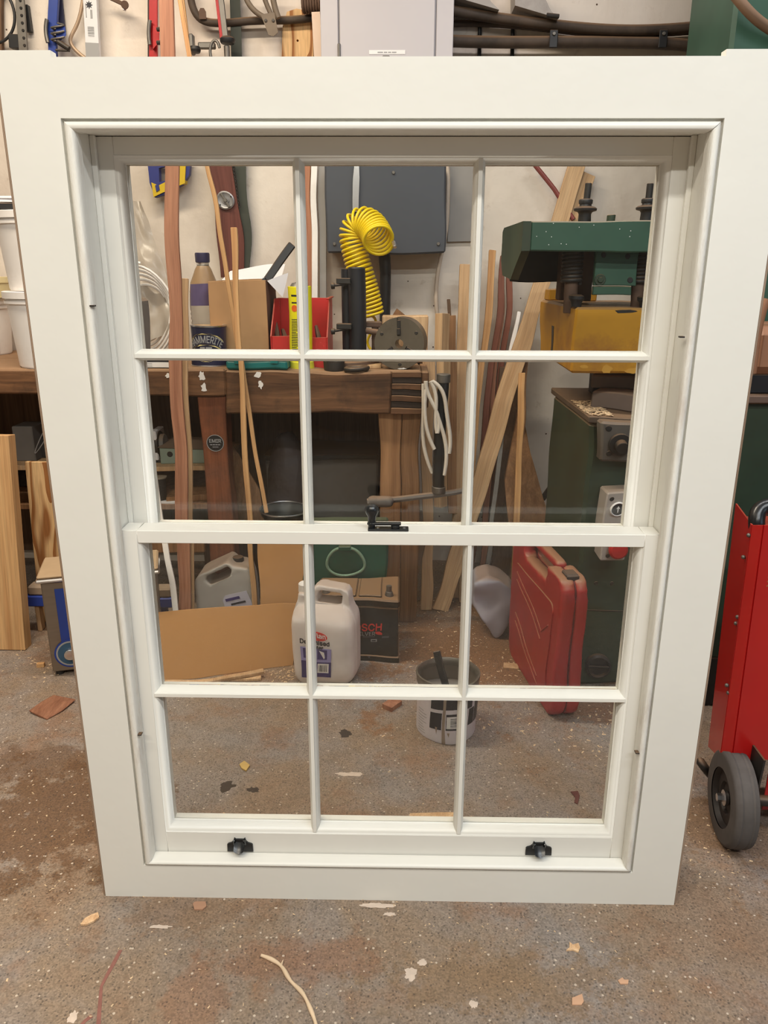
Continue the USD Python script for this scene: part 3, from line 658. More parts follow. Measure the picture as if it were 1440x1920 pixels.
b = F(480, 695, ZB); y0 = b[1]; xa, xb = X(421, 695, y0), X(539, 695, y0)
tc_ = Thing('plastic_case', 'flat teal plastic case lying between the paint tin and yellow tube', 'case', ((xa + xb) / 2, y0 + .06, ZB))
ht = Z(480, 668, y0) - ZB
tc_.part('tray', box(xa, xb, y0, y0 + .13, ZB, ZB + ht * .62, .006), TEAL)
tc_.part('lid', box(xa - .002, xb + .002, y0 - .002, y0 + .132, ZB + ht * .63, ZB + ht, .006), TEAL)
for x in (xa + .04, xb - .04): tc_.part('latch', box(x - .012, x + .012, y0 - .006, y0 - .002, ZB + ht * .4, ZB + ht * .85, .001), TEAL)

# bottle behind the tin
Yb = 2.72; bxc = X(386, 600, Yb); rb = (X(411, 600, Yb) - X(361, 600, Yb)) / 2; zt_ = Z(386, 473, Yb) - ZB
bt = Thing('plastic_bottle', 'clear plastic drinks bottle with navy cap and brown residue behind the paint tin', 'bottle', (bxc, Yb, ZB))
k = zt_
wave = [(rb * (1 - .05 * (i % 2)), k * (.36 + .022 * i)) for i in range(7)]
prof = [(0, 0), (rb * .8, 0), (rb, k * .03), (rb, k * .34)] + wave + [(rb, k * .53), (rb, k * .64), (rb * .93, k * .74), (rb * .55, k * .86), (rb * .42, k * .89), (rb * .42, k * .92)]
bt.part('body', mv(lathe(prof, 36), (bxc, Yb, ZB)), CLEARB, smooth=60)
bt.part('residue', mv(lathe([(rb * 1.005, k * .655), (rb * .945, k * .74), (rb * .57, k * .86), (rb * .43, k * .89)], 30), (bxc, Yb, ZB)), PASTE, smooth=60)
bt.part('bottle_label', mv(wrap(rect(-rb * .95, rb * .95, k * .53, k * .73, .0006, 14), rb * 1.0), (bxc, Yb, ZB)), surf('label_violet', s(96, 84, 118), rough=.4, var=.15, scale=20))
bt.part('cap', mv(lathe([(0, k * 1.0), (rb * .46, k * 1.0), (rb * .5, k * .99), (rb * .5, k * .925), (rb * .46, k * .915), (0, k * .915)], 24), (bxc, Yb, ZB)), surf('cap_navy', s(52, 48, 76), rough=.4))
for i in range(9):
    a = i * .7; bt.part('rod', tube([(bxc + rb * .6 * math.cos(a), Yb + rb * .6 * math.sin(a), ZB + .004), (bxc + rb * .55 * math.cos(a), Yb + rb * .55 * math.sin(a), ZB + k * .34)], .0035, 6), DARKSTEEL)

# open cardboard box with paper flaps, and the tool sticking out of it
Yc = 2.62; xa, xb = X(397, 645, Yc), X(503, 645, Yc); zc = Z(450, 527, Yc)
cb = Thing('cardboard_box', 'open cardboard box with white lined flaps standing on the bench', 'box', ((xa + xb) / 2, Yc + .1, ZB))
cb.part('front_side', box(xa, xb, Yc, Yc + .004, ZB, zc, .001), CARDL)
cb.part('back_side', box(xa, xb, Yc + .196, Yc + .2, ZB, zc, .001), CARDL)
cb.part('left_side', box(xa, xa + .004, Yc + .0045, Yc + .1955, ZB, zc, .001), CARDL)
cb.part('right_side', box(xb - .004, xb, Yc + .0045, Yc + .1955, ZB, zc, .001), surf('brown_card', s(96, 66, 50), rough=.85, var=.1))
cb.part('bottom', box(xa + .0045, xb - .0045, Yc + .0045, Yc + .1955, ZB, ZB + .004, .001), CARDL)
def sheet(pts, th=.0012):
    p = np.array(pts, float); n_ = unit(np.cross(p[1] - p[0], p[2] - p[0])) * th
    return hull(np.vstack([p, p + n_]))
cb.part('paper_flap', sheet([(xa, Yc + .2, zc), (xb + .02, Yc + .2, zc), (xb + .035, Yc + .26, zc + .05), (xa + .02, Yc + .25, zc + .03)]), PAPER)
cb.part('paper_flap', sheet([(xb + .001, Yc + .03, zc - .002), (xb + .001, Yc + .15, zc - .002), P(541, 512, Yc + .13), P(528, 556, Yc + .06)]), PAPER)
p0, p1 = P(500, 528, Yc + .11), P(556, 458, Yc + .15)
solo('pry_bar', 'black flat handled tool sticking up out of the cardboard box', 'tool', mv(cat(hull([(-.010, -.004, -.09), (.010, -.004, -.09), (-.010, .004, -.09), (.010, .004, -.09), (-.013, -.005, .0), (.013, -.005, 0), (-.013, .005, 0), (.013, .005, 0)]), cbox(.024, .010, float(np.linalg.norm(p1 - p0)), .003)), p0, frame(p0, p1)), BLACKPL)

# red storage bin
Yr = 2.60; xa, xb = X(507, 640, Yr), X(614, 640, Yr); z0, z1 = ZB, Z(560, 560, Yr + .1)
rb_ = Thing('storage_bin', 'red open fronted plastic storage bin with black tools behind the yellow tube', 'storage bin', ((xa + xb) / 2, Yr + .1, ZB))
hh = z1 - z0
side = [(Yr, z0), (Yr + .2, z0), (Yr + .2, z1), (Yr + .1, z1), (Yr - .01, z0 + hh * .45)]
rb_.part('side_wall', end_prism(side, xa, xa + .004), RED); rb_.part('side_wall', end_prism(side, xb - .004, xb), RED)
rb_.part('back_wall', box(xa + .0045, xb - .0045, Yr + .195, Yr + .2, z0, z1, .001), RED)
rb_.part('front_lip', box(xa + .0045, xb - .0045, Yr - .006, Yr, z0, z0 + hh * .45, .001), RED)
rb_.part('floor_panel', box(xa + .0045, xb - .0045, Yr + .0005, Yr + .1945, z0, z0 + .004, .001), RED)
rb_.part('rim', box(xb - .006, xb + .006, Yr + .02, Yr + .2, z1 + .0005, z1 + .006, .002), RED)
for i in range(6):
    a = np.array([xa + .02 + .028 * i, Yr + .03, z0 + hh * .33]); d_ = np.array([rng.uniform(-.03, .04), .09, hh * rng.uniform(.15, .4)])
    solo('hand_tool', ['black tool handle lying leftmost in the red bin', 'black tool handle second from left in the red bin', 'black tool handle third from left in the red bin', 'black tool handle fourth from left in the red bin', 'black tool handle fifth from left in the red bin', 'black tool handle rightmost in the red bin'][i], 'tool', tube([a, a + d_ * .5, a + d_], [.008, .009, .006], 8), BLACKPL, group='tools in the red bin')

# plastic film, trunking coil and a grey machine at the left of the bench
q0 = [P(232, 372, 2.98), P(272, 375, 2.98), P(345, 620, 2.86), P(255, 640, 2.86)]
n_ = 14; gv, gf = [], []
for i in range(n_ + 1):
    for j in range(n_ + 1):
        u, v_ = i / n_, j / n_
        p = (1 - v_) * ((1 - u) * q0[0] + u * q0[1]) + v_ * ((1 - u) * q0[3] + u * q0[2])
        gv.append(p + np.array([0, -.05, 0]) * (meshkit.noise(np.array([u * 5, v_ * 6, 1.0]), 3)))
for i in range(n_):
    for j in range(n_):
        a = i * (n_ + 1) + j; gf.append((a, a + n_ + 1, a + n_ + 2, a + 1))
gv = np.array(gv); gq = np.array(gf); N = len(gv)
solo('plastic_film', 'crumpled clear plastic film hanging against the wall above the bench left end', 'plastic film', cat((gv, gq), (gv + [0, .0012, 0], gq[:, ::-1])), FILM, smooth=True)
cc = P(262, 560, 2.80); pts = []
for i in range(190):
    a = i / 190 * 2 * math.pi * 5.4 + 1.4; R_ = .158 - .014 * (i / 34) + .006 * math.sin(i * .37)
    pts.append(cc + [R_ * .82 * math.cos(a), .014 * (i / 34) + .010 * math.sin(3 * a), R_ * math.sin(a) * 1.02])
zmin = min(p[2] for p in pts); pts = [p + [0, 0, ZB + .006 - zmin] for p in pts]
solo('coiled_tube', 'coil of thin white plastic tube standing on the bench left end', 'tube', tube(pts, .0048, 7), WHITEPL, smooth=60)
g = Thing('bench_grinder', 'dusty grey metal tool body beside the white tube coil', 'tool', P(262, 640, 2.62) * [1, 1, 0] + [0, 0, ZB])
gx, gy = g.loc[0], g.loc[1]
g.part('body', box(gx - .02, gx + .022, gy - .03, gy + .06, ZB, Z(262, 560, 2.62), .008), surf('dusty_grey', s(120, 116, 112), rough=.7, var=.15, dust=.6))
g.part('knob', cyl((gx, gy, Z(262, 560, 2.62)), (gx, gy, Z(262, 549, 2.62)), .012), BLACKPL)
g.part('foot', box(gx - .03, gx + .04, gy - .035, gy + .07, ZB, ZB + .012, .003), DARKSTEEL)
b = P(310, 652, 2.75); solo('wood_offcut', 'small dark block of wood lying behind the strip at the bench left', 'offcut', mv(cbox(.09, .06, .035, .003), (b[0], 2.75, ZB), rotz(.3)), DARKWOOD)

# tool post with two clamp screws
yv = 2.64; vx = X(668, 640, yv); tp = Thing('tool_post', 'black cylindrical tool post with two side screws on a rusty round base', 'tool', (vx, yv, ZB))
rv = (X(687, 560, yv) - X(655, 560, yv)) / 2; zt2 = Z(668, 500, yv); RUST = surf('rusty_iron', s(92, 70, 56), rough=.75, var=.25, dirt=.4, dust=.5)
tp.part('base', mv(lathe([(0, 0), (.078, 0), (.08, .004), (.078, .022), (.06, .028), (.045, .03), (.045, .045), (0, .045)], 36), (vx, yv, ZB)), RUST)
xr = X(662, 645, yv)
tp.part('post', mv(lathe([(0, 0), (rv, 0), (rv, zt2 - ZB - .05), (rv - .003, zt2 - ZB - .046), (rv * .6, zt2 - ZB - .046), (rv * .6, zt2 - ZB - .06), (0, zt2 - ZB - .06)], 32), (vx + .004, yv, ZB + .045)), surf('gunmetal', s(40, 41, 46), rough=.42, metal=.3, var=.15))
tp.part('post', mv(lathe([(0, 0), (rv * .62, 0), (rv * .62, zt2 - ZB - .052), (0, zt2 - ZB - .052)], 24), (vx - rv * 1.1, yv + .02, ZB + .045)), surf('gunmetal', s(40, 41, 46)))
for py in (528, 613):
    zz = Z(640, py, yv - .02)
    tp.part('bracket', box(X(632, py, yv), vx - rv * .5, yv - .035, yv - .005, zz - .006, zz + .012, .002), DARKSTEEL)
    tp.part('clamp_screw', cat(cyl((X(624, py, yv), yv - .04, zz - .012), (vx - rv, yv - .02, zz - .006), .0045, 10), cyl((X(622, py, yv), yv - .04, zz - .013), (X(629, py, yv), yv - .04, zz - .012), .010, 12)), DARKSTEEL)
zz = Z(690, 625, yv)
tp.part('side_arm', cat(cyl((vx + rv * .9, yv, zz + .01), (X(715, 625, yv), yv - .01, zz + .004), .010), cyl((X(712, 625, yv), yv - .01, zz + .004), (X(722, 625, yv), yv - .012, zz + .003), .014)), RUST)
tp.part('side_arm', cat(box(X(684, 600, yv), X(715, 600, yv), yv + .02, yv + .05, Z(690, 614, yv), Z(690, 603, yv), .003), cyl((X(702, 600, yv), yv + .035, ZB + .03), (X(702, 600, yv), yv + .035, Z(690, 614, yv)), .012)), RUST)

# lathe chuck on edge
yk = 2.545; q = P(756, 643, yk); Rk = q[2] - ZB
ck = Thing('lathe_chuck', 'round steel lathe chuck with slotted jaws standing on edge on the bench', 'lathe chuck', (q[0], yk, ZB))
ang = math.radians(-12); RK = rotz(ang) @ FACE
ring = lathe([(.0145, 0), (Rk * .96, 0), (Rk, .004), (Rk, .055), (Rk * .96, .06), (.0145, .06), (.0145, 0)], 56)
M = m3.Manifold(m3.Mesh(np.asarray(ring[0], np.float32), np.asarray(ring[1], np.uint32)))
if M.volume() < 0 or M.status() != m3.Error.NoError: M = m3.Manifold.cylinder(.06, Rk, Rk, 56) - m3.Manifold.cylinder(.2, .0145, .0145, 30).translate([0, 0, -.1])
for k in range(3):
    a = math.radians(92 + 120 * k); M = M - m3.Manifold.cube([Rk, .012, .016]).translate([.026, -.006, .048]).rotate([0, 0, math.degrees(a)])
ck.part('body', mv(arr(M), q + [0, .03, 0], RK), surf('oiled_steel', s(104, 96, 84), rough=.42, metal=.55, var=.18, dirt=.4, dust=.35), smooth=30)
for k in range(3):
    a = math.radians(92 + 120 * k); m_ = mv(cat(box(.028, Rk * .9, -.0055, .0055, .046, .0615, .001), box(.03, .05, -.0055, .0055, .061, .068, .001)), (0, 0, 0), rotz(a))
    ck.part('jaw', mv(m_, q + [0, .03, 0], RK), DARKSTEEL)
for k in range(3):
    a = math.radians(32 + 120 * k); ck.part('bolt', mv(cyl((Rk * .8 * math.cos(a), Rk * .8 * math.sin(a), .058), (Rk * .8 * math.cos(a), Rk * .8 * math.sin(a), .0615), .006, 10), q + [0, .03, 0], RK), DARKSTEEL)
b = F(670, 697, ZB); solo('iron_ring', 'dark flat iron ring lying at the front of the bench', 'ring', mv(tube([(.034 * math.cos(a), .034 * math.sin(a) * .9, .009) for a in np.linspace(0, 2 * math.pi, 30)], .009, 8), (b[0], b[1] + .04, ZB)), DARKSTEEL, smooth=60)
b = F(625, 694, ZB); t = Thing('round_pot', 'squat dark round pot beside the iron ring on the bench', 'pot', (b[0], b[1] + .04, ZB))
t.part('body', mv(lathe([(0, 0), (.036, 0), (.038, .003), (.038, .03), (.034, .034), (.032, .02), (0, .02)], 28), (b[0], b[1] + .04, ZB)), DARKSTEEL)
t.part('rim', mv(tube([(.036 * math.cos(a), .036 * math.sin(a), .033) for a in np.linspace(0, 2 * math.pi, 28)], .003, 6), (b[0], b[1] + .04, ZB)), RUBBER)
yb = 2.70; solo('timber_block', 'square sawn timber block standing behind the lathe chuck', 'timber block', box(X(716, 640, yb), X(804, 640, yb), yb, yb + .07, ZB, Z(760, 592, yb), .003), OAK, loc=(X(760, 640, yb), yb + .035, ZB))
yb = 2.78; solo('timber_offcut', 'thin triangular timber offcut peeping up behind the square block', 'offcut', side_prism([(X(724, 640, yb), ZB), (X(775, 640, yb), ZB), (X(772, 600, yb), Z(772, 600, yb)), (X(744, 578, yb), Z(744, 578, yb)), (X(735, 592, yb), Z(735, 592, yb))], yb, yb + .02), BROWN)
yb = 2.57; b = X(705, 690, yb); solo('wood_wedge', 'small pale wedge lying between the chuck and the tool post', 'wedge', box(X(690, 690, 2.56), X(716, 690, 2.56), 2.56, 2.60, ZB, ZB + .012, .002), OAK)

# yellow coiled air hose
ctr = [P(712, 452, 2.74), P(704, 434, 2.78), P(690, 420, 2.81), P(675, 418, 2.83), P(664, 432, 2.84), P(664, 460, 2.84), P(670, 485, 2.84), P(680, 520, 2.84), P(692, 560, 2.84), P(700, 592, 2.84)]
cl = spline(ctr, 900); T = np.gradient(cl, axis=0); T /= np.linalg.norm(T, axis=1, keepdims=True)
u = unit(np.cross(T[0], [0, 0, 1])); hel = []; turns = 34; radius = np.interp(np.arange(900), [0, 250, 450, 899], [.050, .049, .043, .036])
for i in range(900):
    u = unit(u - T[i] * u.dot(T[i])); w = np.cross(T[i], u); a = 2 * math.pi * turns * i / 900
    hel.append(cl[i] + radius[i] * (math.cos(a) * u + math.sin(a) * w))
hs = Thing('coiled_hose', 'bright yellow coiled air hose looped over in front of the dark cabinet', 'hose', P(700, 600, 2.84))
hs.part('coil', tube(hel, .0052, 6), YHOSE, smooth=60)
hs.part('fitting', cyl(hel[0], np.array(hel[0]) + [.004, -.02, -.016], .006, 12), STEEL)
hs.part('tail', tube(spline([hel[-1], P(704, 606, 2.86), P(690, 632, 2.87), P(694, 655, 2.87)], 14), .005, 6), YHOSE, smooth=60)
solo('hose_hook', 'thin steel rod hook holding up the yellow coiled hose', 'hook', tube(spline([P(700, 446, YW - .001), P(694, 440, 2.96), P(676, 441, 2.86), P(668, 446, 2.80)], 20), .005, 8), DARKSTEEL)
# ---------------------------------------------------------------- on the back wall
def wallbox(px0, px1, py0, py1, y0, y1, c=.003):
    "a box on the wall: its front face spans these pixels at depth y0"
    return box(X(px0, (py0 + py1) / 2, y0), X(px1, (py0 + py1) / 2, y0), y0, y1, Z((px0 + px1) / 2, py1, y0), Z((px0 + px1) / 2, py0, y0), c)
# dark cabinet behind the hose
t = Thing('switch_cabinet', 'dark slate coloured steel cabinet on the wall behind the yellow hose', 'cabinet', (X(724, 390, 2.96), 3.03, Z(724, 474, 2.96)))
t.part('body', wallbox(614, 834, 312, 472, 2.975, YW - .0005, .004), SLATE)
t.part('door', wallbox(611, 836, 300, 474, 2.955, 2.974, .006), SLATE)
for px, py in ((627, 457), (738, 326), (820, 457)):
    q = P(px, py, 2.955); t.part('screw', cyl(q, q + [0, -.005, 0], .006, 12), DULLSTEEL)
t.part('conduit', cyl((X(722, 480, 3.03), 3.03, ZB + .002), (X(722, 480, 3.03), 3.03, Z(722, 472, 2.98)), .021, 16), BLACKPL, label='black conduit running down from the cabinet')
solo('steel_bar', 'bright steel flat bar standing in front of the dark cabinet above the yellow hose', 'bar', mv(hull([(-.011, -.003, 0), (.011, -.003, 0), (-.011, .003, 0), (.011, .003, 0), (-.012, -.003, .10), (.012, -.003, .10), (-.012, .003, .1), (.012, .003, .1), (-.008, -.002, .15), (.008, -.002, .15), (-.008, .002, .15), (.008, .002, .15)]), P(667, 395, 2.945)), STEEL)
# pale grey cabinet above the window
yg = 2.93
t = Thing('wall_cabinet', 'pale grey steel wall cabinet with a narrow white label above the window', 'cabinet', (X(726, 60, yg), 3.02, Z(726, 190, yg)))
t.part('body', wallbox(602, 850, -60, 190, yg + .012, YW - .0005, .004), CABG)
t.part('side_panel', wallbox(601, 634, -60, 190, yg, yg + .0115, .002), CABG); t.part('side_panel', wallbox(818, 850, -60, 190, yg, yg + .0115, .002), CABG)
t.part('door', wallbox(637, 815, -60, 188, yg - .002, yg + .0115, .002), CABG)
q0, q1 = P(692, 102, yg - .002), P(760, 94, yg - .002)
lb = t.part('label', box(q0[0], q1[0], yg - .0032, yg - .002, q0[2], q1[2], .0002), INKW)
for u0, u1 in ((-.032, -.014), (-.011, 0), (.003, .013), (.016, .031)): t.part('print_line', mv(rect(u0, u1, 0, .0035, .0004), ((q0[0] + q1[0]) / 2, yg - .0032, q0[2] + .004), FACE), INKG, parent=lb)
q = P(636, 95, yg); t.part('hinge', cyl(q + [0, -.004, -.02], q + [0, -.004, .02], .005, 10), DULLSTEEL)
q = P(724, 106, yg); t.part('handle', box(q[0] - .012, q[0] + .012, yg - .012, yg - .002, q[2] - .006, q[2] + .001, .002), DULLSTEEL)
# cables along the wall
def cable(label, pts, r, y=3.05, mt=PIPE, name='cable', cat_='cable', group=None):
    return solo(name, label, cat_, tube(spline([P(px, py, y) for px, py in pts], 50), r, 10), mt, smooth=60, group=group)
cable('uppermost thick dusty cable on the wall right of the pale cabinet', [(845, 20), (920, 32), (1040, 47), (1150, 56), (1260, 54), (1380, 40)], .017, 3.03)
cable('thin dusty cable just under the uppermost thick one', [(845, 45), (930, 46), (1040, 56), (1150, 66), (1260, 62), (1380, 55)], .010, 3.075)
cable('lowest thick dusty cable just above the window right of the pale cabinet', [(845, 77), (930, 79), (1060, 79), (1200, 80), (1290, 85), (1385, 104)], .019, 3.04)
for i, px in enumerate((1035, 1238)):
    q = P(px, 62, 3.05)
    t = Thing('cable_clip', ['black clip strapping the cables to the wall nearer the pale cabinet', 'black clip strapping the cables to the wall nearer the green machine'][i], 'cable clip', (q[0], 3.06, Z(px, 88, 3.0)))
    t.part('strap', box(q[0] - .014, q[0] + .014, 3.008, 3.014, Z(px, 88, 3.0), Z(px, 54, 3.0), .002), BLACKPL)
    t.part('foot', box(q[0] - .009, q[0] + .009, 3.014, YW - .0005, Z(px, 64, 3.0) - .004, Z(px, 64, 3.0) + .004, .001), BLACKPL)
    t.part('bolt', cyl((q[0], 3.0075, Z(px, 62, 3.0)), (q[0], 3.003, Z(px, 62, 3.0)), .006, 10), DULLSTEEL)
for i, px in enumerate((900, 962)):
    solo('conduit', ['thin black conduit behind the cables nearest the pale cabinet', 'thin black conduit behind the cables second from the pale cabinet'][i], 'conduit', cyl((X(px, 100, 3.09), 3.09, Z(px, 170, 3.09)), (X(px, 40, 3.09), 3.09, Z(px, 45, 3.09)), .007, 10), BLACKPL)
t = Thing('shelf_bracket', 'grey cast metal bracket on the wall above the thick cables', 'bracket', P(950, 20, 3.02))
for a, b_ in (((852, -30), (935, 20)), ((965, -30), (1046, 36))):
    p_ = [(X(a[0], a[1], 3.0), Z(a[0], a[1], 3.0)), (X(a[0], b_[1] - 24, 3.0), Z(a[0], b_[1] - 24, 3.0)), (X(b_[0], b_[1], 3.0), Z(b_[0], b_[1], 3.0)), (X(b_[0] - 14, b_[1] - 14, 3.0), Z(b_[0], b_[1] - 14, 3.0)), (X(b_[0] - 38, a[1], 3.0), Z(b_[0], a[1], 3.0))]
    t.part('plate', side_prism(p_, 2.99, YW - .0005), surf('cast_grey', s(158, 152, 146), rough=.55, metal=.15, var=.1, dirt=.3))
q = P(1040, 32, 3.0); t.part('pin', cyl(q + [-.03, -.015, .002], q + [.012, -.015, -.002], .007, 10), DARKSTEEL)

# left of the cabinet: clamps and oddments on the wall, left to right
def bar_px(a, b_, y, w, t_=.008, c=.001):
    p0, p1 = P(*a, y), P(*b_, y); R = frame(p0, p1); return mv(cbox(w, t_, float(np.linalg.norm(p1 - p0)), c), p0, R)
yw = 3.07
solo('cable_loop', 'dark cable loop hanging at the far left end of the wall', 'cable', tube(spline([P(-30, -30, yw), P(10, -14, yw), P(27, 25, yw), P(22, 60, yw), P(4, 78, yw), P(-30, 70, yw)], 30), .005, 8), BLACKPL, smooth=60)
solo('wall_batten', 'narrow dark timber batten at the far left edge of the wall', 'batten', bar_px((1, 150), (0, -20), 3.08, .018, .02), DARKWOOD)
t = Thing('sash_clamp', 'silver bar clamp with black jaws hanging at the left of the wall', 'clamp', P(45, 95, yw))
t.part('bar', bar_px((48, 150), (35, -40), 3.05, .030, .010), DULLSTEEL)
t.part('jaw', cat(bar_px((34, 92), (32, 66), 3.07, .05, .03), bar_px((55, 60), (48, 10), 3.085, .022, .02)), BLACKPL)
for i in range(9): t.part('rivet', cyl(P(46 - i * 1.35, 85 - i * 14, 3.045), P(46 - i * 1.35, 85 - i * 14, 3.042), .005, 8), DARKSTEEL)
t = Thing('sash_clamp', 'blue clamp with a screw jaw hanging second from the left on the wall', 'clamp', P(100, 105, yw))
t.part('bar', cat(bar_px((102, 150), (98, 60), 3.05, .028, .016), bar_px((98, 62), (104, -40), 3.05, .032, .016)), BLUE)
t.part('slide_bar', bar_px((118, 60), (108, -40), 3.085, .02, .01), surf('dark_blue_enamel', s(40, 42, 66), rough=.5))
t.part('jaw', hull([P(104, 44, 3.03), P(122, 50, 3.03), P(124, 66, 3.03), P(106, 84, 3.03), P(104, 44, 3.07), P(122, 50, 3.07), P(124, 66, 3.07), P(106, 84, 3.07)]), BLUE)
t.part('spring', tube([P(108 + 12 * math.sin(i * .9), 44 + i * 1.6, 3.03 + .008 * math.cos(i * .9)) for i in range(24)], .0035, 6), DULLSTEEL, smooth=60)
t.part('lever', tube(spline([P(88, 36, 3.03), P(86, 60, 3.03), P(90, 80, 3.03)], 12), .007, 8), DULLSTEEL)
t.part('handle', cat(cyl(P(108, 78, 3.03), P(130, 92, 3.03), .009, 10), cyl(P(104, 94, 3.03), P(131, 95, 3.03), .004, 8)), DARKSTEEL)
solo('bent_rod', 'bent pale metal rod hanging between the blue clamp and the white box', 'rod', tube(spline([P(160, -25, yw), P(152, 20, yw), P(140, 55, yw), P(132, 78, yw), P(146, 98, yw), P(164, 112, yw), P(190, 130, yw)], 40), .0065, 8), surf('tan_metal', s(176, 152, 128), rough=.45, metal=.3), smooth=60)
t = Thing('blade_carton', 'tall white carton with a black star mark and barcode hung on the wall', 'carton', P(176, 104, yw))
R = frame(P(178, 150, 3.05), P(168, -40, 3.05)); L = float(np.linalg.norm(P(178, 150, 3.05) - P(168, -40, 3.05))); o = P(178, 150, 3.05)
t.part('body', mv(cbox(.047, .02, L, .001), o, R), surf('carton_white', s(214, 214, 216), rough=.35, var=.05))
def oncard(m, u, w_): return mv(m, o, R) if False else mv(mv(m, (u, -.0103, w_), FACE), o, R)
def up(py): return float(np.linalg.norm(P(178 - (150 - py) * .0526, py, 3.05) - o))
star = []
for i in range(16): star.append(((.013 if i % 2 == 0 else .0065) * math.cos(i * math.pi / 8), (.013 if i % 2 == 0 else .0065) * math.sin(i * math.pi / 8)))
t.part('star_mark', oncard(prism(star, .0006), -.003, up(11)), INKD)
t.part('print_line', oncard(rect(.0, .007, -.026, .0, .0005), 0, up(20)), INKG); t.part('print_line', oncard(rect(-.016, -.013, -.03, .012, .0005), 0, up(16)), INKG)
for i in range(12): t.part('barcode_line', oncard(rect(-.012, .010, i * .0026, i * .0026 + rng.choice([.0008, .0013, .0018]), .0004), 0, up(70)), INKG)
t.part('grey_panel', oncard(rect(-.0235, .0235, 0, .05, .0003), 0, up(112)), INKG)
t = Thing('spring_bracket', 'small rusty arm with pivot pin high on the wall left of the red clamp', 'bracket', P(225, 15, yw))
t.part('arm', cat(bar_px((202, -6), (236, 10), 3.05, .012, .012)), RUST); t.part('pivot', cyl(P(234, 9, 3.05), P(234, 9, 3.0), .013, 14), RUST); t.part('pin', cyl(P(233, 20, 3.03), P(236, 6, 3.03), .006, 10), STEEL)
t = Thing('sash_clamp', 'red bar clamp hanging beside the long red wood strip on the wall', 'clamp', P(288, 105, yw))
t.part('bar', bar_px((288, 150), (288, -40), 3.05, .028, .014), REDEN)
t.part('back_bar', bar_px((281, 150), (281, -40), 3.085, .012, .012), DARKSTEEL)
t.part('lever', tube(spline([P(281, 38, 3.03), P(279, 62, 3.03), P(281, 84, 3.03)], 12), .007, 8), DULLSTEEL, smooth=60)
t.part('jaw', hull([P(287, 48, 3.02), P(299, 52, 3.02), P(299, 78, 3.02), P(287, 92, 3.02), P(287, 48, 3.05), P(299, 52, 3.05), P(299, 78, 3.05), P(287, 92, 3.05)]), REDEN)
for py in (55, 80): t.part('screw_handle', cyl(P(294, py, 3.0), P(302, py, 3.0), .007, 10), DARKSTEEL)
# bent iron conduit with strap, F clamp, hanging straps
solo('iron_conduit', 'rusty black iron pipe that bends down the wall and runs to the pale cabinet', 'pipe', tube(spline([P(356, -30, 3.06), P(360, 8, 3.06), P(374, 34, 3.06), P(402, 43, 3.06), P(460, 40, 3.06), P(530, 38, 3.06), P(590, 32, 3.06)], 50), .0125, 10), PIPE, smooth=60)
solo('pipe_clip', 'small rusty clip on the bend of the iron pipe', 'clip', mv(prism([(-.012, -.015), (.012, -.015), (.012, .008), (.006, .018), (-.006, .018), (-.012, .008)], .004), P(380, 27, 3.045), FACE), RUST)
t = Thing('f_clamp', 'chrome and red clamp hanging by its black jaw beside the dark post', 'clamp', P(420, 100, 3.02))
t.part('bar', bar_px((424, 80), (410, -40), 3.01, .018, .012), DULLSTEEL); t.part('red_bar', bar_px((418, 80), (404, -40), 3.02, .016, .010), REDEN)
t.part('jaw', mv(lathe([(0, 0), (.022, 0), (.026, .006), (.026, .014), (.02, .02), (0, .02)], 24), P(427, 82, 3.0)), BLACKPL)
t.part('spindle', cyl(P(425, 86, 3.0), P(427, 130, 3.0), .010, 12), DULLSTEEL)
t.part('side_arm', cat(box(X(372, 86, 3.03), X(404, 86, 3.03), 3.02, 3.04, Z(388, 92, 3.03), Z(388, 80, 3.03), .003), box(X(356, 90, 3.03), X(364, 90, 3.03), 3.02, 3.05, Z(360, 102, 3.03), Z(360, 64, 3.03), .003)), DULLSTEEL)
t.part('knob', mv(lathe([(0, 0), (.017, .002), (.02, .01), (.017, .02), (0, .022)], 20), P(366, 100, 3.0)), DARKSTEEL)
t.part('ring_handle', tube([P(403 + 9 * math.cos(a), 96 + 20 * math.sin(a), 3.0) for a in np.linspace(math.pi / 2, math.pi * 1.9, 16)], .005, 8), DULLSTEEL, smooth=60)
solo('dark_post', 'dark green black timber batten fixed upright on the wall behind the box', 'batten', hull([P(430, -40, 3.06), P(449, -40, 3.06), P(449, -40, 3.0995), P(430, -40, 3.0995), P(443, 512, 3.06), P(467, 512, 3.06), P(467, 512, 3.0995), P(443, 512, 3.0995)]), surf('dark_green_black', s(62, 66, 58), rough=.7, var=.15))
t = Thing('hanging_strap', 'brown leather and metal straps with rivets hanging in front of the iron pipe', 'strap', P(500, 55, 3.03))
for pts, w in (([(455, -30), (470, 12), (500, 34)], .020), ([(488, -30), (500, 8), (512, 34)], .018), ([(510, -30), (516, 16), (522, 34)], .022)):
    t.part('band', tube(spline([P(a, b_, 3.02) for a, b_ in pts], 14), w * .45, 8), surf('worn_leather', s(112, 98, 82), rough=.6, var=.2), smooth=60)
q = P(506, 44, 3.0); t.part('tongue', mv(prism(Polygon([(-.018, .028), (.020, .024), (.016, -.03), (.002, -.036), (-.010, -.03)]).buffer(.004), .003), q, FACE @ rotz(.25)), surf('worn_leather', s(112, 98, 82)))
for a in (498, 512): t.part('rivet', cyl(P(a, 38, 2.997), P(a, 38, 2.992), .005, 10), DULLSTEEL)
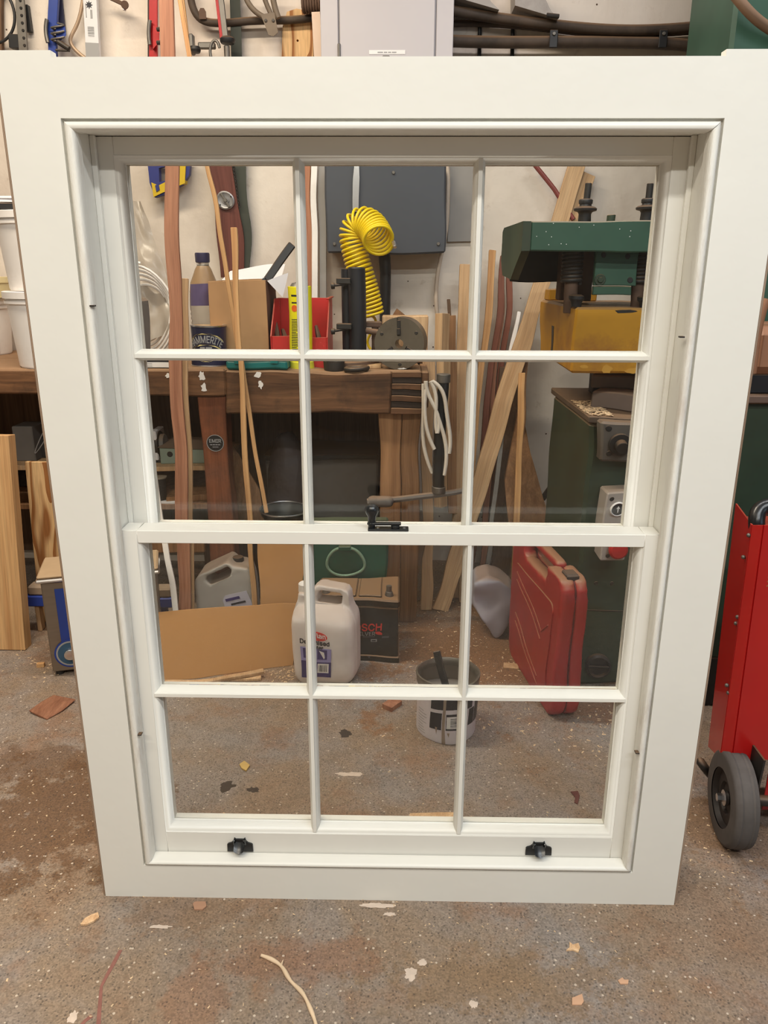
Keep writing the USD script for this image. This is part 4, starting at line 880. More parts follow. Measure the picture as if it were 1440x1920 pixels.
solo('plywood_paddle', 'round topped pale plywood board with one hole hanging left of the pale cabinet', 'board', side_prism(Polygon([(X(526, 170, 3.08), Z(526, 170, 3.08)), (X(586, 170, 3.08), Z(586, 170, 3.08)), (X(588, 40, 3.08), Z(588, 40, 3.08)), (X(575, 20, 3.08), Z(575, 20, 3.08)), (X(556, 16, 3.08), Z(556, 16, 3.08)), (X(538, 22, 3.08), Z(538, 22, 3.08)), (X(530, 50, 3.08), Z(530, 50, 3.08))], [[(X(558, 76, 3.08) + .004 * math.cos(a), Z(558, 76, 3.08) + .004 * math.sin(a)) for a in np.linspace(0, 6.0, 10)]]), 3.08, YW - .0005), PLYW)
q = P(584, 10, 3.03)
solo('spring_coil', 'rusty spring wound round the end of the iron pipe', 'spring', tube([q + [(i - 30) * .0011, .022 * math.cos(i * .75), .022 * math.sin(i * .75)] for i in range(70)], .005, 6), RUST, smooth=60)
solo('steel_strip', 'worn orange and silver steel strip hanging against the pale cabinet side', 'strip', bar_px((598, 130), (592, 22), 3.0, .030, .004), surf('orange_steel', s(190, 168, 150), rough=.4, metal=.5, var=.1, dirt=.8, dirtcol=s(176, 104, 66), scale=5))

# behind the upper left pane: bow saw handle, mahogany board with a dial, strips
yh = 3.06
def poly_px(pts, y): return [(X(a, b_, y), Z(a, b_, y)) for a, b_ in pts]
t = Thing('saw_handle', 'blue and yellow plastic saw handle hanging on the wall behind the red strip', 'saw', P(315, 370, yh))
t.part('blue_grip', side_prism(Polygon(poly_px([(276, 300), (358, 300), (356, 334), (344, 352), (312, 366), (294, 370), (282, 344)], yh), [poly_px([(298, 318), (330, 310), (336, 326), (322, 340), (300, 344)], yh)]), yh - .014, yh + .014), surf('grip_blue', s(44, 52, 118), rough=.45, var=.1))
t.part('yellow_grip', side_prism(Polygon(poly_px([(332, 302), (349, 302), (349, 350), (306, 364), (292, 369), (286, 344), (300, 350), (334, 336)], yh)), yh - .020, yh + .018), surf('grip_yellow', s(204, 172, 34), rough=.45, var=.08))
t.part('button', side_prism(Polygon(poly_px([(294, 350), (300, 347), (303, 358), (297, 361)], yh)), yh - .023, yh - .0202), surf('grip_blue', s(44, 52, 118)))
mb = [P(388, 296, 3.05), P(434, 296, 3.05), P(457, 520, 3.05), P(413, 520, 3.05)]
t = Thing('mahogany_board', 'dark mahogany board fixed on the wall with a round metal dial', 'board', mb[3])
t.part('board', hull([p + d_ for p in mb for d_ in ([0, 0, 0], [0, .03, 0])]), MAHOG)
q = P(420, 377, 3.048)
dl = t.part('dial', mv(lathe([(0, 0), (.034, 0), (.034, .006), (.029, .009), (.024, .006), (.014, .006), (.013, .012), (0, .012)], 32), q, FACE), surf('dull_alloy', s(150, 148, 148), rough=.4, metal=.6, var=.12, dirt=.4), label='round metal dial with a lever')
t.part('lever', mv(cat(box(-.005, .005, -.03, .028, .012, .018, .002), cyl((0, 0, .010), (0, 0, .02), .008, 12)), q, FACE @ rotz(.5)), DULLSTEEL, parent=dl)
for a in (.6, 2.2, 3.8, 5.2): t.part('screw', mv(cyl((.027 * math.cos(a), .027 * math.sin(a), .007), (.027 * math.cos(a), .027 * math.sin(a), .011), .003, 8), q, FACE), DARKSTEEL, parent=dl)
solo('chain', 'thin dark chain hanging beside the mahogany board', 'chain', cat(*[mv(tube([(.004 * math.cos(a), 0, .0065 * math.sin(a)) for a in np.linspace(0, 2 * math.pi, 9)], .0014, 5), P(438 + 8 * i / 22, 306 + 80 * i / 22, 3.045), rotz(i % 2 * 1.4)) for i in range(23)]), DARKSTEEL)
bfl = F(352, 1230)
solo_y = 2.36
def lean(label, bpx, bY, tpx, tY, w, t_, mt, ref=(0, -1, 0), group=None, bz=None, name='timber_strip', cat_='timber strip'):
    "bottom given by its pixel column on the floor at depth bY (or bz), top by pixel at depth tY"
    tp = P(*tpx, tY)
    bp = P(*bpx, bY) if bz is None else np.array([X(bpx[0], bpx[1], bY), bY, bz])
    return plank(name, label, cat_, bp, tp, w, t_, mt, ref, group)
lean('long red hardwood strip leaning across the bench front from floor to wall', (347, 1180), 2.30, (311, -30), 2.48, .040, .012, REDWOOD, bz=.004)
lean('thin pale strip standing just right of the long red strip', (358, 1180), 2.32, (347, 520), 2.47, .020, .012, OAK, bz=.004)
lean('long thin pale strip leaning from the wall top past the mahogany board', (499, 962), 2.40, (336, -10), 2.62, .013, .009, PINE)
lean('thin pale strip ending halfway up in front of the cardboard box', (479, 1160), 2.34, (435, 428), 2.49, .017, .011, PINE, bz=.004)
lean('white plastic strip leaning at the left behind the cleaner', (337, 1150), 2.25, (262, 735), 2.45, .018, .008, WHITEPL, bz=.004)
lean('short pale strip on the wall above the window left of the iron pipe', (358, 130), 3.06, (337, -40), 3.07, .014, .012, PINE)
# centre
lean('red plank standing against the wall just left of the white strips', (577, 640), 3.02, (575, 290), 3.07, .036, .014, REDWOOD)
lean('glossy white moulding standing beside the red plank', (588, 590), 2.985, (592, 290), 3.05, .022, .018, WHITEPL)
lean('grey weathered strip standing right of the white moulding', (604, 590), 3.0, (606, 290), 3.06, .026, .016, GREYB)
solo('notice_board', 'blank pale grey board on the wall right of the dark cabinet', 'board', wallbox(839, 892, 280, 454, 3.085, YW - .0005, .001), GREYB)
solo('wall_conduit', 'thin pale pipe running down the wall from beside the dark cabinet', 'pipe', tube(spline([P(836, 290, 3.06), P(834, 430, 3.06), P(826, 480, 3.06), P(823, 600, 3.06)], 24), .008, 8), surf('painted_pipe', s(196, 180, 164), rough=.5), smooth=60)
lean('square pale post standing just beyond the bench end', (826, 950), 2.64, (831, 588), 2.72, .030, .045, OAK, ref=(-.6, -.8, 0), name='timber_post', cat_='timber post')
lean('brown timber post beside the square pale post', (848, 960), 2.74, (846, 592), 2.80, .032, .04, BROWN, name='timber_post', cat_='timber post')
lean('slim dark lath standing on the wall behind the posts', (846, 640), 3.0, (842, 560), 3.04, .012, .01, DARKWOOD)
lean('tall wide pale plank right of the posts', (852, 1170), 2.70, (874, 498), 2.96, .046, .022, OAK, bz=.003)
lean('pale strip at the left of the red strips group', (861, 1100), 2.76, (924, 468), 3.02, .024, .02, PINE, bz=.003)
for i, (bx_, tx, ty) in enumerate(((878, 944, 478), (902, 938, 530), (908, 956, 505))):
    lean(['dark red strip nearest the pale strip in the leaning group', 'dark red strip in the middle of the leaning group', 'dark red strip rightmost of the leaning group'][i], (bx_, 1100), 2.80 + .04 * i, (tx, ty), 3.03, .022, .018, REDWOOD if i == 1 else wood('dark_red_strip', s(112, 66, 52), s(146, 92, 74), along=(50, 50, 1.6)), bz=.003)
lean('long wide pale plank leaning diagonally to the wall behind the green machine', (826, 1135), 2.60, (1086, 300), 3.06, .060, .020, OAK, bz=.003, name='timber_plank', cat_='plank')
lean('short wide plank behind the diagonal one near the wall top', (1040, 500), 2.95, (1104, 330), 3.07, .05, .018, OAK, name='timber_plank', cat_='plank')
lean('thin white lath at the foot of the diagonal plank', (955, 680), 2.90, (970, 585), 3.0, .016, .012, WHITEPL)
lean('slim brown moulding standing right of the diagonal plank', (962, 1095), 2.58, (984, 672), 2.90, .026, .018, BROWN, bz=.003)
lean('pale edged strip in front of the brown board', (965, 1095), 2.50, (980, 700), 2.72, .022, .014, PINE, bz=.003)
lean('aluminium strip leaning left of the brown board', (905, 1100), 2.58, (946, 760), 2.82, .017, .01, DULLSTEEL, bz=.003, name='metal_strip', cat_='strip')
solo('timber_board', 'wide brown board leaning with its pointed top against the wall behind the red case', 'board', hull([p + d_ for p in (P(958, 1010, 2.62), P(1042, 1010, 2.62), P(985, 800, 2.82), P(972, 770, 2.84), P(946, 900, 2.7)) for d_ in ([0, 0, 0], [0, .02, .004])]), BROWN)
solo('timber_board', 'dark rectangular board leaning behind the pale strips', 'board', hull([p + d_ for p in (P(920, 1080, 2.74), P(965, 1080, 2.74), P(985, 690, 2.96), P(940, 690, 2.96)) for d_ in ([0, 0, 0], [0, .02, .004])]), DARKWOOD)
lean('pale plank with square foot standing nearest the battery', (799, 1140), 2.62, (803, 670), 2.70, .040, .03, OAK, bz=.003, name='timber_plank', cat_='plank')
lean('narrow pale batten between the loose planks near the bag', (866, 1130), 2.66, (868, 900), 2.80, .022, .02, OAK, bz=.003)
lean('rough brown plank leaning under the bench behind the battery', (768, 1085), 2.60, (795, 960), 2.66, .05, .03, DARKWOOD, name='timber_plank', cat_='plank')
solo('wall_pipe', 'dark pipe slanting at the foot of the wall beside the green machine', 'pipe', tube([P(1018, 930, 2.9), P(1036, 905, 2.9), P(1056, 884, 2.9)], .011, 10), DARKSTEEL)
solo('red_rod', 'thin dark red rod slanting across the wall behind the green machine', 'rod', tube([P(993, 300, 3.05), P(1040, 358, 3.03), P(1076, 412, 3.0)], .0085, 10), surf('oxide_red', s(126, 58, 52), rough=.5, var=.1))
# pipe clamp with white wires at the bench end
t = Thing('pipe_stand', 'black steel tube with grey collars hanging at the bench end', 'pipe', P(827, 926, 2.46))
xt, xb_ = P(830, 705, 2.47), P(823, 922, 2.44)
t.part('tube', cyl(xb_, xt, .019, 18), BLACKMETAL)
t.part('collar', cyl(xb_ + [0, 0, -.004], xb_ + [0, 0, .018], .0225, 18), DULLSTEEL); t.part('collar', cyl(xt + [0, 0, -.02], xt + [0, 0, .006], .0225, 18), DULLSTEEL)
t.part('arm', cat(tube(spline([P(690, 943, 2.42), P(740, 938, 2.43), P(800, 931, 2.44), P(872, 918, 2.46)], 20), [.013] * 5 + [.0105] * 15, 8), soft(box(X(690, 935, 2.42), X(738, 935, 2.42), 2.405, 2.44, Z(700, 952, 2.42), Z(700, 932, 2.42), .01), .008, 10)), surf('dusty_grey', s(120, 116, 112)))
wires = [[(797, 715), (802, 740), (818, 770), (822, 812)], [(805, 715), (814, 735), (818, 775), (821, 812)], [(808, 715), (824, 728), (838, 770), (845, 830), (843, 850)], [(822, 780), (832, 810), (838, 850), (834, 890)], [(793, 720), (792, 780), (796, 830), (812, 886)], [(797, 730), (796, 780), (806, 820), (816, 842)]]
for i, w in enumerate(wires):
    solo('wire', ['white wire hanging leftmost above the black tube', 'short white wire with a cut end in front of the black tube', 'white wire looping widest right of the black tube', 'white wire curling low round the black tube foot', 'white wire curving lowest left of the black tube', 'short white wire ending midway left of the black tube'][i], 'wire', tube(spline([P(a, b_, 2.435 if i != 4 else 2.46) for a, b_ in w], 24), .0062, 8), CABLEW, smooth=60, group='white wires at the bench end')

# ---------------------------------------------------------------- the green machine
G = Thing('planing_machine', 'green woodworking machine with yellow guard and tall screw posts behind the window right side', 'machine', (.85, 2.3, 0))
yf = 2.10
xL = X(995, 440, yf); xR = .80
zT, zL = Z(1100, 415, yf), Z(1100, 471, yf)
G.part('head_beam', cat(box(xL + .0005, xR, yf, yf + .016, zL, zT, .003), box(xL + .0005, xR, yf + .0162, yf + .34, zT - .014, zT - .0002, .003)), GREEN)
q = [(yf, zT), (yf, zL), (yf + .17, Z(972, 524, yf + .17)), (yf + .35, Z(951, 517, yf + .35)), (yf + .40, Z(952, 500, yf + .35) + .02), (yf + .40, zT - .01), (yf + .37, zT)]
G.part('beam_end', end_prism(q, xL - .022, xL), GREEND)
G.part('beam_back', box(xL, xR, yf + .34, yf + .352, zL - .08, zT - .0145, .002), DARKSTEEL)
zy1_ = Z(1150, 576, 2.13) + .0003
for k, px in enumerate((1097, 1213)):
    cx = X(px, 400, yf + .09); cy = yf + .09
    pst = G.part('screw_post', cyl((cx, cy, zT + .02), (cx + (.004 if k == 0 else 0), cy, Z(px, 345, cy)), .0085, 14), DARKSTEEL)
    G.part('hand_nut', mv(lathe([(0, 0), (.017, 0), (.016, .022), (.019, .027), (.029, .030), (.030, .035), (.025, .039), (.016, .041), (.015, .045), (.0175, .047), (.018, .055), (.015, .058), (0, .058)], 24), (cx, cy, zT)), BLACKPL, parent=pst, smooth=50)
    sx = X(px - 18 if k == 0 else px - 5, 500, yf + .07); z0 = Z(px, 552, yf + .07); z1 = zL + .012
    sp = G.part('spring', tube([(sx + .024 * math.cos(a), yf + .11 + .024 * math.sin(a), z0 + .03 + (z1 - z0 - .03) * a / (2 * math.pi * 9)) for a in np.linspace(0, 2 * math.pi * 9, 160)], .0058, 7), DARKSTEEL, smooth=60)
    G.part('spring_core', cyl((sx, yf + .11, z0 - .05), (sx, yf + .11, z1), .018, 16), RUST)
    G.part('spring_foot', mv(lathe([(0, 0), (.014, 0), (.015, .012), (.021, .020), (.021, .028), (.013, .032), (0, .032)], 18), (sx + .004, yf + .055, zy1_)), BLACKPL)
px0, px1 = 1116, 1196; yp = yf + .06
G.part('front_plate', box(X(px0, 500, yp), X(px1, 500, yp), yp, yp + .02, Z(1150, 534, yp), Z(1150, 468, yp), .002), GREEN)
G.part('front_plate', box(X(px0, 500, yp), X(px1 - 8, 500, yp), yp + .002, yp + .02, Z(1150, 552, yp), Z(1150, 535, yp), .002), GREEN)
for a, b_, r_ in ((1133, 477, .007), (1178, 478, .007), (1182, 523, .008)):
    c_ = P(a, b_, yp); G.part('bolt_hole', cyl(c_ + [0, -.0012, 0], c_ + [0, .003, 0], r_, 14), BLACKPL)
c_ = P(1125, 523, yp); G.part('bolt', cat(cyl(c_ + [0, -.004, 0], c_, .015, 18), cyl(c_ + [0, -.009, 0], c_ + [0, -.004, 0], .008, 6)), GREEND)
c_ = P(1152, 412, yf); G.part('grease_nipple', cyl(c_ + [0, .03, -.01], c_ + [0, .03, .012], .011, 12), GREEND)
fl = []
for i in range(16):
    q = P(rng.uniform(1000, 1235), rng.uniform(418, 466), yf); fl.append(box(q[0] - .0011, q[0] + .0011, yf - .0006, yf + .001, q[2] - .001, q[2] + .001, .0003))
G.part('paint_speck', cat(*fl), PAPER, kind='stuff')
G.part('column', box(X(1050, 500, yf + .3), X(1110, 500, yf + .3), yf + .28, yf + .338, Z(1080, 550, yf + .3) - .02, zT - .015, .003), RUST)
# yellow body
y1 = 2.13; yx = X(1075, 620, y1); zy1, zy0 = Z(1150, 576, y1), Z(1150, 702, y1)
G.part('yellow_guard', box(yx, xR, y1, y1 + .50, zy0, zy1, .006), YELLOW)
G.part('guard_step', box(yx + .01, yx + .16, y1 + .42, y1 + .499, zy1 + .0003, zy1 + .035, .003), YELLOW)
sl = P(1034, 640, y1 + .3); G.part('slot', box(yx - .0012, yx + .002, y1 + .27, y1 + .30, sl[2] - .055, sl[2] + .05, .0005), BLACKPL)
for (a, b_, w_, h_) in ((1172, 583, .030, .006), (1138, 706 - 12, .016, .012), (1190, 697, .03, .008), (1095, 690, .012, .006)):
    c_ = P(a, b_, y1); pts = [(c_[0] + w_ * math.cos(x) * (.6 + .5 * rng.random()), c_[2] + h_ * math.sin(x) * (.6 + .5 * rng.random())) for x in np.linspace(0, 5.8, 11)]
    G.part('paint_chip', side_prism(pts, y1 - .0004, y1 + .001), surf('chipped_primer', s(196, 148, 60), rough=.8) if b_ > 650 else DARKSTEEL)
# table and base
yt = 2.09; xt0 = X(1108, 790, yt); zt0 = Z(1108, 782, yt); xr_ = .80
G.part('base_body', box(xt0, xr_, yt, 2.62, 0, zt0 - .02, .01), GREEND)
xb0 = xt0
G.part('table', box(xt0 - .006, xr_, yt - .006, 2.64, zt0 - .0195, zt0, .003), surf('dusty_table', s(92, 76, 62), rough=.7, var=.2, dust=.5))
G.part('inner_panel', box(xt0 + .10, xr_, 2.5, 2.56, zt0 + .0005, zy0 - .0005, .002), surf('blue_black_steel', s(44, 48, 60), rough=.5, var=.15))
G.part('fence_block', mv(cbox(.18, .09, .05, .004), (xt0 + .13, 2.22, zt0 + .0006), rotz(-.5)), surf('dusty_casting', s(110, 94, 84), rough=.7, var=.15, dust=.6))
G.part('fence_block', mv(cbox(.20, .09, .035, .004), (xt0 + .15, 2.30, zt0 + .0507), rotz(-.35)), surf('dusty_casting', s(110, 94, 84)))
G.part('adjuster', cat(cyl((xt0 + .20, 2.22, zt0 + .086), (xt0 + .20, 2.22, zt0 + .15), .03, 18), cyl((xt0 + .20, 2.22, zt0 + .15), (xt0 + .20, 2.22, zt0 + .18), .022, 18)), DARKSTEEL)
fl = []
for i in range(260):
    a = np.array([xt0 + rng.uniform(-.002, .06), yt + rng.uniform(0, .26), zt0 + .0005]); fl.append(mv(box(-.005, .005, -.0025, .0025, 0, .0016, .0003), a + [0, 0, rng.random() * .004], rotz(rng.random() * 3.1) @ rotx(rng.uniform(-.3, .3))))
G.part('shavings', cat(*fl), FLAKE, kind='stuff')
yi = yt - .045
iso = G.part('isolator_box', box(X(1124, 830, yi), min(.795, X(1205, 830, yi)), yi, yt - .0005, Z(1160, 866, yi), Z(1160, 792, yi), .006), surf('isolator_grey', s(98, 92, 84), rough=.55, var=.15, dirt=.5, dust=.5), label='grey isolator box with rotary switch')
c_ = P(1158, 832, yi); G.part('rotary_switch', cat(cyl(c_ + [0, -.012, 0], c_, .030, 24), cyl(c_ + [0, -.035, -.005], c_ + [0, -.012, 0], .017, 18)), DARKSTEEL, parent=iso)
for a, b_ in ((1139, 803), (1138, 850)):
    c_ = P(a, b_, yi); G.part('screw', cyl(c_ + [0, -.003, 0], c_, .008, 12), DARKSTEEL, parent=iso)
ys = yt - .075
cbx = G.part('control_box', box(X(1133, 960, ys), X(1180, 960, ys), ys, yt - .0005, Z(1156, 1050, ys), Z(1156, 922, ys), .004), surf('control_grey', s(172, 164, 156), rough=.45, var=.06, dust=.5), label='grey start and stop button box')
c_ = P(1157, 954, ys); G.part('start_button', cat(cyl(c_ + [0, -.006, 0], c_, .0195, 24)), surf('black_button', (.02, .02, .022), rough=.4), parent=cbx)
G.part('button_ring', mv(lathe([(.0165, .006), (.0185, .0085), (.0205, .006), (.0205, 0)], 28), c_, FACE), INKW, parent=cbx)
G.part('arrow_mark', mv(prism([(-.0015, -.009), (.0015, -.009), (.0015, .002), (.005, .002), (0, .010), (-.005, .002), (-.0015, .002)], .0006), c_ + [0, -.006, 0], FACE), INKW, parent=cbx)
c_ = P(1156, 1026, ys); G.part('stop_button', mv(lathe([(.020, 0), (.020, .008), (.026, .012), (.026, .018), (.02, .024), (0, .026)], 26), c_, FACE), surf('stop_red', s(186, 36, 36), rough=.4, var=.05), parent=cbx)
for a, b_ in ((1145, 934), (1178, 934), (1139, 1040), (1171, 1038)):
    c_ = P(a, b_, ys); G.part('screw', cyl(c_ + [0, -.002, 0], c_, .006, 12), DARKSTEEL, parent=cbx)
G.part('cable', tube(spline([P(1180, 850, yi), P(1192, 880, yi), P(1200, 930, yi), P(1204, 1010, yi + .02)], 20), .007, 8), BLACKPL, smooth=60)
c_ = P(1120, 1247, yt); G.part('port_cover', mv(cat(lathe([(.036, 0), (.036, .01), (.030, .014), (.026, .006), (0, .006)], 30), box(-.03, .03, -.003, .003, .006, .012, .001)), c_, FACE), BLACKPL)
for a, b_ in ((1119, 1091), (1148, 1092)):
    c_ = P(a, b_, yt); G.part('bolt', cyl(c_ + [0, -.003, 0], c_, .006, 10), DARKSTEEL)
G.part('plinth_line', box(xt0 - .002, xr_, yt - .002, yt + .01, Z(1120, 1145, yt) - .002, Z(1120, 1145, yt) + .002, .0005), DARKSTEEL)

# the tall green machine at the right edge, with its hose; brown motor in front
yc = 2.30; xcol = X(1372, 60, yc)
G2 = Thing('band_saw', 'tall dark green machine column standing at the right edge behind the window', 'machine', (xcol + .3, yc + .2, 0))
G2.part('column', box(xcol, xcol + .55, yc, yc + .35, .0, 2.5, .01), GREEN)
ym = 1.95; xm_ = X(1405, 800, ym)
zt_m = Z(1410, 800, ym)
T2 = Thing('motor_table', 'brown and black machine table with a tan motor at the right edge', 'machine', (xm_ + .2, ym + .15, 0))
x0m = X(1372, 745, ym)
T2.part('table', box(x0m, x0m + .5, ym, ym + .33, Z(1410, 757, ym), Z(1410, 742, ym), .003), surf('worn_brown_steel', s(112, 92, 80), rough=.5, var=.15, dust=.3))
T2.part('cabinet', box(x0m + .006, x0m + .5, ym + .02, ym + .32, Z(1400, 1240, ym), Z(1410, 757, ym) - .0005, .004), GREEND)
T2.part('foot_rail', box(x0m + .0, x0m + .5, ym + .02, ym + .32, 0, Z(1400, 1240, ym) - .0005, .004), DARKSTEEL)
T2.part('motor', box(X(1417, 660, ym), x0m + .5, ym + .01, ym + .26, Z(1420, 704, ym), Z(1420, 614, ym), .02), surf('tan_motor', s(156, 112, 84), rough=.5, var=.12, scale=5))
T2.part('motor_base', box(X(1400, 700, ym), x0m + .5, ym + .03, ym + .28, Z(1410, 742, ym) + .0005, Z(1420, 704, ym) - .0005, .003), BLACKPL)
T2.part('motor_cap', cyl((X(1432, 575, ym), ym + .10, Z(1430, 596, ym)), (X(1432, 575, ym), ym + .10, Z(1430, 552, ym)), .03, 18), DULLSTEEL)
T2.part('handle', tube(spline([P(1409, 700, ym), P(1414, 660, ym), P(1424, 600, ym), P(1436, 560, ym)], 14), .012, 8), surf('tan_motor', s(156, 112, 84)), smooth=60)
solo('brown_hose', 'brown rubber hose crossing the tall green machine at the top right', 'hose', tube(spline([P(1352, -40, 2.27), P(1385, 0, 2.25), P(1412, 30, 2.25), P(1450, 58, 2.26), P(1500, 80, 2.27), P(1560, 90, 2.29), P(1590, 92, 2.31)], 30), .013, 10), surf('brown_rubber', s(126, 100, 78), rough=.6), smooth=60)
# ---------------------------------------------------------------- buckets at the left of the bench
def bucket(label, cx, cy, zb, r, h, name='bucket'):
    t = Thing(name, label, 'bucket', (cx, cy, zb), group=None)
    t.part('body', mv(lathe([(0, 0), (r * .83, 0), (r * .86, .006), (r * .97, h - .04), (r * 1.02, h - .038), (r * 1.02, h - .03), (r * .98, h - .028), (r * .99, h - .012)], 48), (cx, cy, zb)), WHITEPL)
    t.part('lid', mv(lathe([(r * 1.0, h - .022), (r * 1.045, h - .022), (r * 1.05, h - .002), (r * 1.0, h), (r * .97, h - .005), (0, h - .005)], 48), (cx, cy, zb)), WHITEPL)
    return t
def by_edge(px, py, cy, r, side):
    "x of a round thing at depth cy whose left (-1) or right (+1) outline stands at that pixel"
    q = ray(px, py); phi = math.atan2(q[0], q[1]); x = math.tan(phi) * cy
    for _ in range(40): x = math.tan(phi - side * math.asin(min(.99, r / math.hypot(x, cy)))) * cy
    return x
r_ = .135; cy1 = 2.605; hB = Z(60, 547, cy1 - r_) - ZB
cx = by_edge(22, 620, cy1, r_ * .93, -1)
bucket('white plastic bucket with lid at the bench front left, bottom of its stack', cx, cy1, ZB, r_, hB)
cx2 = by_edge(2, 470, cy1 + .02, r_ * .93, -1); hU = Z(40, 393, cy1 + .02 - r_) - (ZB + hB)
bucket('white plastic bucket with lid on top of the stack at the bench left', cx2, cy1 + .02, ZB + hB + .0005, r_, hU)
zl_ = ZB + hB + hU + .001
solo('black_tray', 'flat black tray lying on the lid of the topmost white bucket', 'tray', cbox(.20, .15, .022, .004), BLACKPL, loc=(cx2, cy1 + .0, zl_), R=rotz(.2), local=True)
solo('paper_stack', 'stack of pale paper sheets on the black tray above the white buckets', 'paper', cat(*[mv(cbox(.21, .16, .0035, .0005), (.003 * (i % 2), .004 * (i % 3), .0036 * i), rotz(.03 * (i % 3))) for i in range(5)]), PAPER, loc=(cx2, cy1 + .0, zl_ + .0225), R=rotz(.1), local=True)
xk = by_edge(24, 620, 2.95, .118, 1) + .12
t = bucket('white plastic bucket with a printed sheet on its front at the photo left edge', xk - .12, 2.95, ZB, .125, Z(10, 560, 2.84) - ZB)
t.part('printed_sheet', mv(wrap(rect(-.07, .12, .01, .11, .0005, 10), .1165, 0), (xk - .12, 2.95, ZB)), PAPER)
for i in range(3): t.part('print_line', mv(wrap(rect(-.02, .10, .02 + .016 * i, .0225 + .016 * i, .0004, 8), .1172, 0), (xk - .12, 2.95, ZB)), INKG)
t.part('print_mark', mv(wrap(cat(rect(.05, .085, .084, .087, .0004, 4), rect(.06, .066, .066, .082, .0004), rect(.074, .08, .062, .08, .0004)), .1172, 0), (xk - .12, 2.95, ZB)), INKG)
tl_ = solo('paint_tub', 'cream lidded tub on the far left behind the stack of buckets', 'tub', mv(lathe([(0, 0), (.075, 0), (.08, .05), (.084, .052), (.084, .072), (0, .072)], 32), (X(-20, 540, 2.93), 2.93, ZB + (Z(10, 560, 2.82) - ZB) + .0005)), surf('cream_plastic', s(220, 206, 160), rough=.5))

# ---------------------------------------------------------------- left edge of the floor
b0, b1 = F(-30, 1228), F(42, 1226)
plank('pine_board', 'thick clear pine board standing on end at the left edge of the photo', 'board', ((b0[0] + b1[0]) / 2 - .02, 2.28, .0), (P(-14, 815, 2.36)[0] - .02, 2.36, Z(10, 815, 2.36)), b1[0] - b0[0] + .04, .045, PINE)
plank('fir_board', 'plywood board with bold wavy grain leaning behind the ultrasonic cleaner', 'board', (P(122, 1150, 2.475)[0], 2.475, .001), P(97, 866, 2.51), .175, .018, PLYW)
# ultrasonic cleaner
zc = Z(66, 1087, 2.09); A = P(66, 1087, 2.09); B = F(299, 1066, zc); u = unit((B - A) * [1, 1, 0]); v = np.array([-u[1], u[0], 0]); Lc = float(np.linalg.norm((B - A)[:2])); RC = np.array([u, v, [0, 0, 1]]).T
A0_ = np.array([A[0], A[1], 0]); Dc = .15
C = Thing('ultrasonic_cleaner', 'stainless steel ultrasonic cleaner with blue front panel and dusty lid on the floor', 'cleaner', A0_, RC)
BR = surf('brushed_steel', s(140, 130, 118), rough=.38, metal=.75, var=.06, stretch=(1, 1, 12))
C.part('body', box(.012, Lc - .012, .0, Dc, .014, zc - .012, .004), BR, local=True)
C.part('rim', box(.0, Lc, -.012, Dc + .012, zc - .0118, zc, .004), STEEL, local=True)
C.part('lid', box(.004, Lc - .004, -.008, Dc + .008, zc + .0003, zc + .012, .005), surf('dusty_lid', s(176, 150, 118)), local=True)
C.part('lid_handle', mv(lathe([(0, 0), (.022, 0), (.02, .008), (.024, .016), (0, .018)], 20), (.12, Dc * .5, zc + .0122)), STEEL, local=True)
C.part('front_panel', cat(box(.048, Lc - .048, -.0025, -.0003, .075, zc - .035, .0008), box(.055, Lc - .055, -.0026, -.0003, .034, .075, .0008)), BLUE, local=True)
pz = .074; px_ = .070
dl = C.part('dial', mv(lathe([(0, 0), (.046, 0), (.046, .0012), (0, .0012)], 36), (px_, -.0026, pz), FACE), BLUE, local=True)
C.part('dial_ring', mv(lathe([(.036, .0013), (.036, .002), (.041, .002), (.041, .0013)], 36), (px_, -.0026, pz), FACE), INKG, parent=dl, local=True)
C.part('dial_ring', mv(lathe([(0, .0013), (.0355, .0013), (.0355, .0018), (0, .0018)], 36), (px_, -.0026, pz), FACE), surf('teal_ink', s(52, 84, 110), rough=.5), parent=dl, local=True)
C.part('knob', mv(lathe([(.018, .0018), (.017, .014), (.014, .016), (0, .016)], 24), (px_, -.0026, pz), FACE), STEEL, parent=dl, local=True)
C.part('lettering', mv(text('W', .009, .0005), (.105, -.0026, .125), FACE), INKW, local=True)
for x in (.03, Lc - .03):
    for y in (.02, Dc - .02): C.part('foot', mv(lathe([(0, 0), (.012, 0), (.013, .0138), (0, .0138)], 16), (x, y, 0)), RUBBER, local=True)
bb = P(58, 1140, 2.30)
B1 = Thing('blue_tray', 'blue and beige plastic drain tray sticking out behind the ultrasonic cleaner', 'tray', (-.98, 2.34, 0))
B1.part('tray', box(X(46, 1120, 2.39), X(322, 1120, 2.39), 2.39, 2.44, Z(58, 1138, 2.39), Z(58, 1118, 2.39), .004), surf('bright_blue', s(52, 74, 160), rough=.45, var=.08))
B1.part('tray_top', box(X(49, 1100, 2.39), X(318, 1100, 2.39), 2.393, 2.44, Z(58, 1118, 2.39) + .0003, Z(58, 1100, 2.39), .006), surf('beige_dusty', s(168, 148, 126), rough=.7))
B1.part('leg', box(X(66, 1150, 2.40), X(74, 1150, 2.40), 2.40, 2.43, 0, Z(58, 1138, 2.39) - .0003, .002), OAK); B1.part('leg', box(X(300, 1150, 2.40), X(312, 1150, 2.40), 2.40, 2.43, 0, Z(58, 1138, 2.39) - .0003, .002), surf('bright_blue', s(52, 74, 160)))
